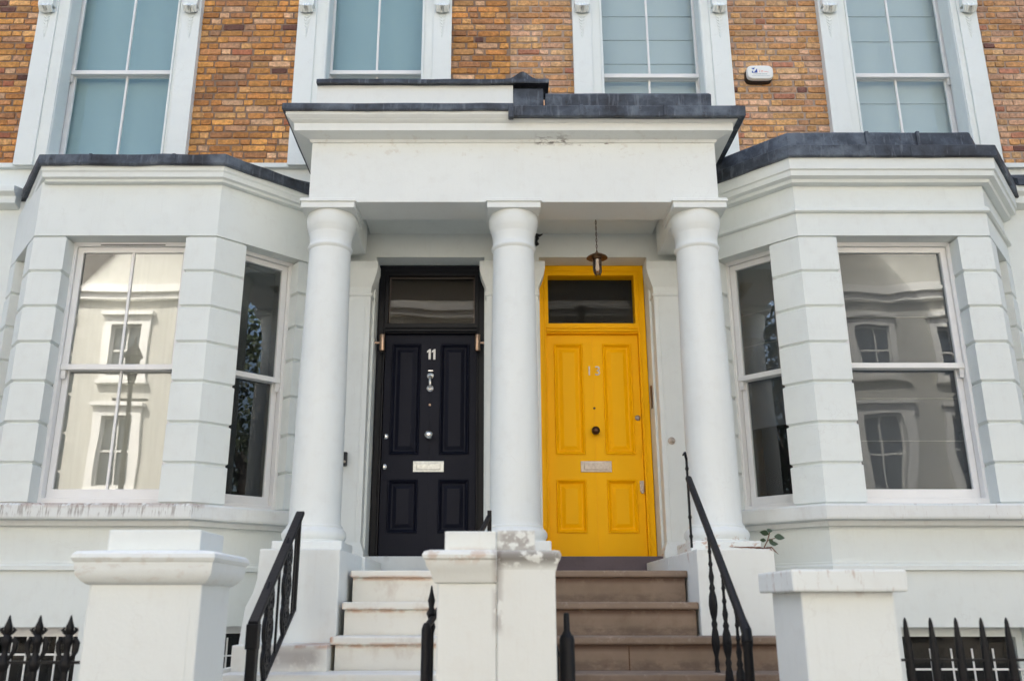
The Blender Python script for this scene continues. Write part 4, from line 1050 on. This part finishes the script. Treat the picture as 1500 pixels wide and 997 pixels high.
# ------------------------------------------------------------------ the street behind the camera (seen in the glass)
M_opp_brick = stone("yellow_stock_brick", (.54, .53, .48), (.46, .45, .40), (.38, .36, .31))
M_opp_trim = paint("opposite_trim", (.80, .79, .75), .6, .03, .05, bs=.05)
M_opp_base = paint("opposite_base", (.50, .43, .35), .7, .03, .05, bs=.05)
M_opp_glass = flat("opposite_glass", (.05, .065, .08), .15)
def opposite():
    h = root("brick_townhouse", (0, -20, 0), "pale brick townhouse straight across the street from the double porch", "house", "houses across the street")
    W = 5.2
    wins = []
    for x in (-1.3, 1.3):
        for z0, z1 in ((1.0, 3.4), (4.95, 7.1), (8.35, 10.0)):
            wins.append((x - .52, x + .52, z0, z1))
    rot = T(0, -20) @ Matrix.Rotation(math.pi, 4, 'Z')
    w = MB().wall(-W / 2, W / 2, 0, 14.0, 0, .4, wins).build("brick_wall", M_opp_brick, h, rot)
    MB().box(-W / 2, W / 2, -.35, 0, 11.0, 11.25).box(-W / 2, W / 2, -.22, 0, 10.8, 11.0).box(-W / 2, W / 2, -.14, 0, 4.0, 4.35).build("cornice", M_opp_trim, h, rot)
    MB().box(-W / 2, W / 2, -.05, -.001, 0, 4.0).build("stucco_base", M_opp_base, h, rot)
    for (a, b, z0, z1) in wins:
        f = MB().wall(a - .24, b + .24, z0 - .15, z1 + .28, -.12, .1, [(a + .02, b - .02, z0, z1)])
        if z0 > 4: f.box(a - .32, b + .32, -.28, -.0, z1 + .28, z1 + .40)
        f.box(a - .32, b + .32, -.22, -.0, z0 - .26, z0 - .14)
        win = f.build("window", M_opp_trim, h, rot)
        MB().wall(a, b, z0, z1, .10, .16, [(a + .06, (a + b) / 2 - .02, z0 + .06, (z0 + z1) / 2 - .03), ((a + b) / 2 + .02, b - .06, z0 + .06, (z0 + z1) / 2 - .03), (a + .06, (a + b) / 2 - .02, (z0 + z1) / 2 + .03, z1 - .06), ((a + b) / 2 + .02, b - .06, (z0 + z1) / 2 + .03, z1 - .06)]).build("sash", M_opp_trim, win, rot)
        MB().box(a, b, .15, .17, z0, z1).build("pane", M_opp_glass, win, rot)
    objs = [h] + [c for c in h.children] 
    for k in (-3, -2, -1, 1, 2, 3, -4, 4):
        dx = k * (W + .0)
        mp = {}
        r2 = h.copy(); r2.location.x += dx; COL.objects.link(r2)
        r2["label"] = "pale brick townhouse across the street, %s from the one opposite the porch, toward %s door" % (("first", "second", "third", "fourth")[abs(k) - 1], "black" if k < 0 else "yellow")
        for c in h.children:
            c2 = c.copy(); c2.parent = r2; c2.matrix_parent_inverse = c.matrix_parent_inverse.copy(); COL.objects.link(c2)
            for g in c.children:
                g2 = g.copy(); g2.parent = c2; g2.matrix_parent_inverse = g.matrix_parent_inverse.copy(); COL.objects.link(g2)
opposite()
def tree(x, y, seed, label):
    rn = random.Random(seed)
    m = bpy.data.materials.get("tree_leaf")
    if not m:
        m, nt, b = new_mat("tree_leaf"); P = pos(nt); n = noise_n(nt, P, 1.5, 3)
        nt.links.new(mixc(nt, n, (.018, .035, .012), (.06, .09, .03)), b.inputs['Base Color']); b.inputs['Roughness'].default_value = .6
    bk = bpy.data.materials.get("bark") or stone("bark", (.10, .085, .07), (.07, .055, .045), (.04, .03, .025))
    t = root("street_tree", (x, y, 0), label, "tree", "trees along the pavement")
    mb = MB(); mb.tube([(x, y, 0), (x + .05, y, 1.5), (x - .05, y + .1, 3.2), (x, y, 5)], [.24, .19, .16, .10], 10)
    for k in range(9):
        a = rn.uniform(0, 6.28); l = rn.uniform(1.6, 2.8); z = rn.uniform(2.8, 4.8)
        mb.tube([(x, y, z), (x + math.cos(a) * l * .5, y + math.sin(a) * l * .5, z + 1.0), (x + math.cos(a) * l, y + math.sin(a) * l, z + 2.2)], [.08, .05, .02], 6)
    mb.build("trunk", bk, t, smooth=True)
    mb = MB()
    cl = [(Vector((rn.uniform(-2.4, 2.4), rn.uniform(-2.2, 2.2), rn.uniform(2.4, 8.6))), rn.uniform(.7, 1.3)) for _ in range(34)]
    for c, rad in cl:
        if Vector((c.x / 2.6, c.y / 2.4, (c.z - 5.6) / 3.4)).length > 1.05: continue
        for _ in range(190):
            d = Vector((rn.gauss(0, 1), rn.gauss(0, 1), rn.gauss(0, 1))).normalized() * rad * rn.random() ** .4
            p = c + d + Vector((x, y, 0)); u = Vector((rn.gauss(0, 1), rn.gauss(0, 1), rn.gauss(0, 1))).normalized(); v = u.orthogonal().normalized()
            q = .085
            mb.f([mb.v(p - u * q), mb.v(p + v * q * .6), mb.v(p + u * q), mb.v(p - v * q * .6)])
    mb.build("crown", m, t)
tree(10.8, -4.9, 1, "bushy street tree to the right of the houses, its leaves mirrored in the side panes")
tree(13.5, -5.0, 2, "farther bushy street tree to the right of the houses")
tree(-11.0, -4.9, 3, "bushy street tree to the left of the houses, its leaves mirrored in the side panes")
tree(-14., -5.0, 4, "farther bushy street tree to the left of the houses")
def lamp():
    l = root("street_lamp", (-6.8, -9.6, 0), "tall black street lamp standing across the road, mirrored in the left bay window", "street lamp")
    x, y = -6.9, -14.9
    x, y = -6.9, -9.6
    y = -14.8; x = -9.2
    l.location = (x, y, 0); WM[l.name] = T(x, y)
    MB().lathe([(.16, 0), (.16, .8), (.10, 1.0), (.075, 1.2), (.055, 6.8), (.09, 6.85), (.06, 6.9)], x, y, 16).build("pole", M_iron, l, smooth=True)
    MB().box(x - .45, x + .45, y - .03, y + .03, 6.4, 6.46).build("ladder_bar", M_iron, l)
    MB().lathe([(.10, 6.9), (.20, 7.45), (.26, 7.48), (.14, 7.7), (.05, 7.8), (.02, 8.0)], x, y, 8).build("lamp_head", M_iron, l)
lamp()
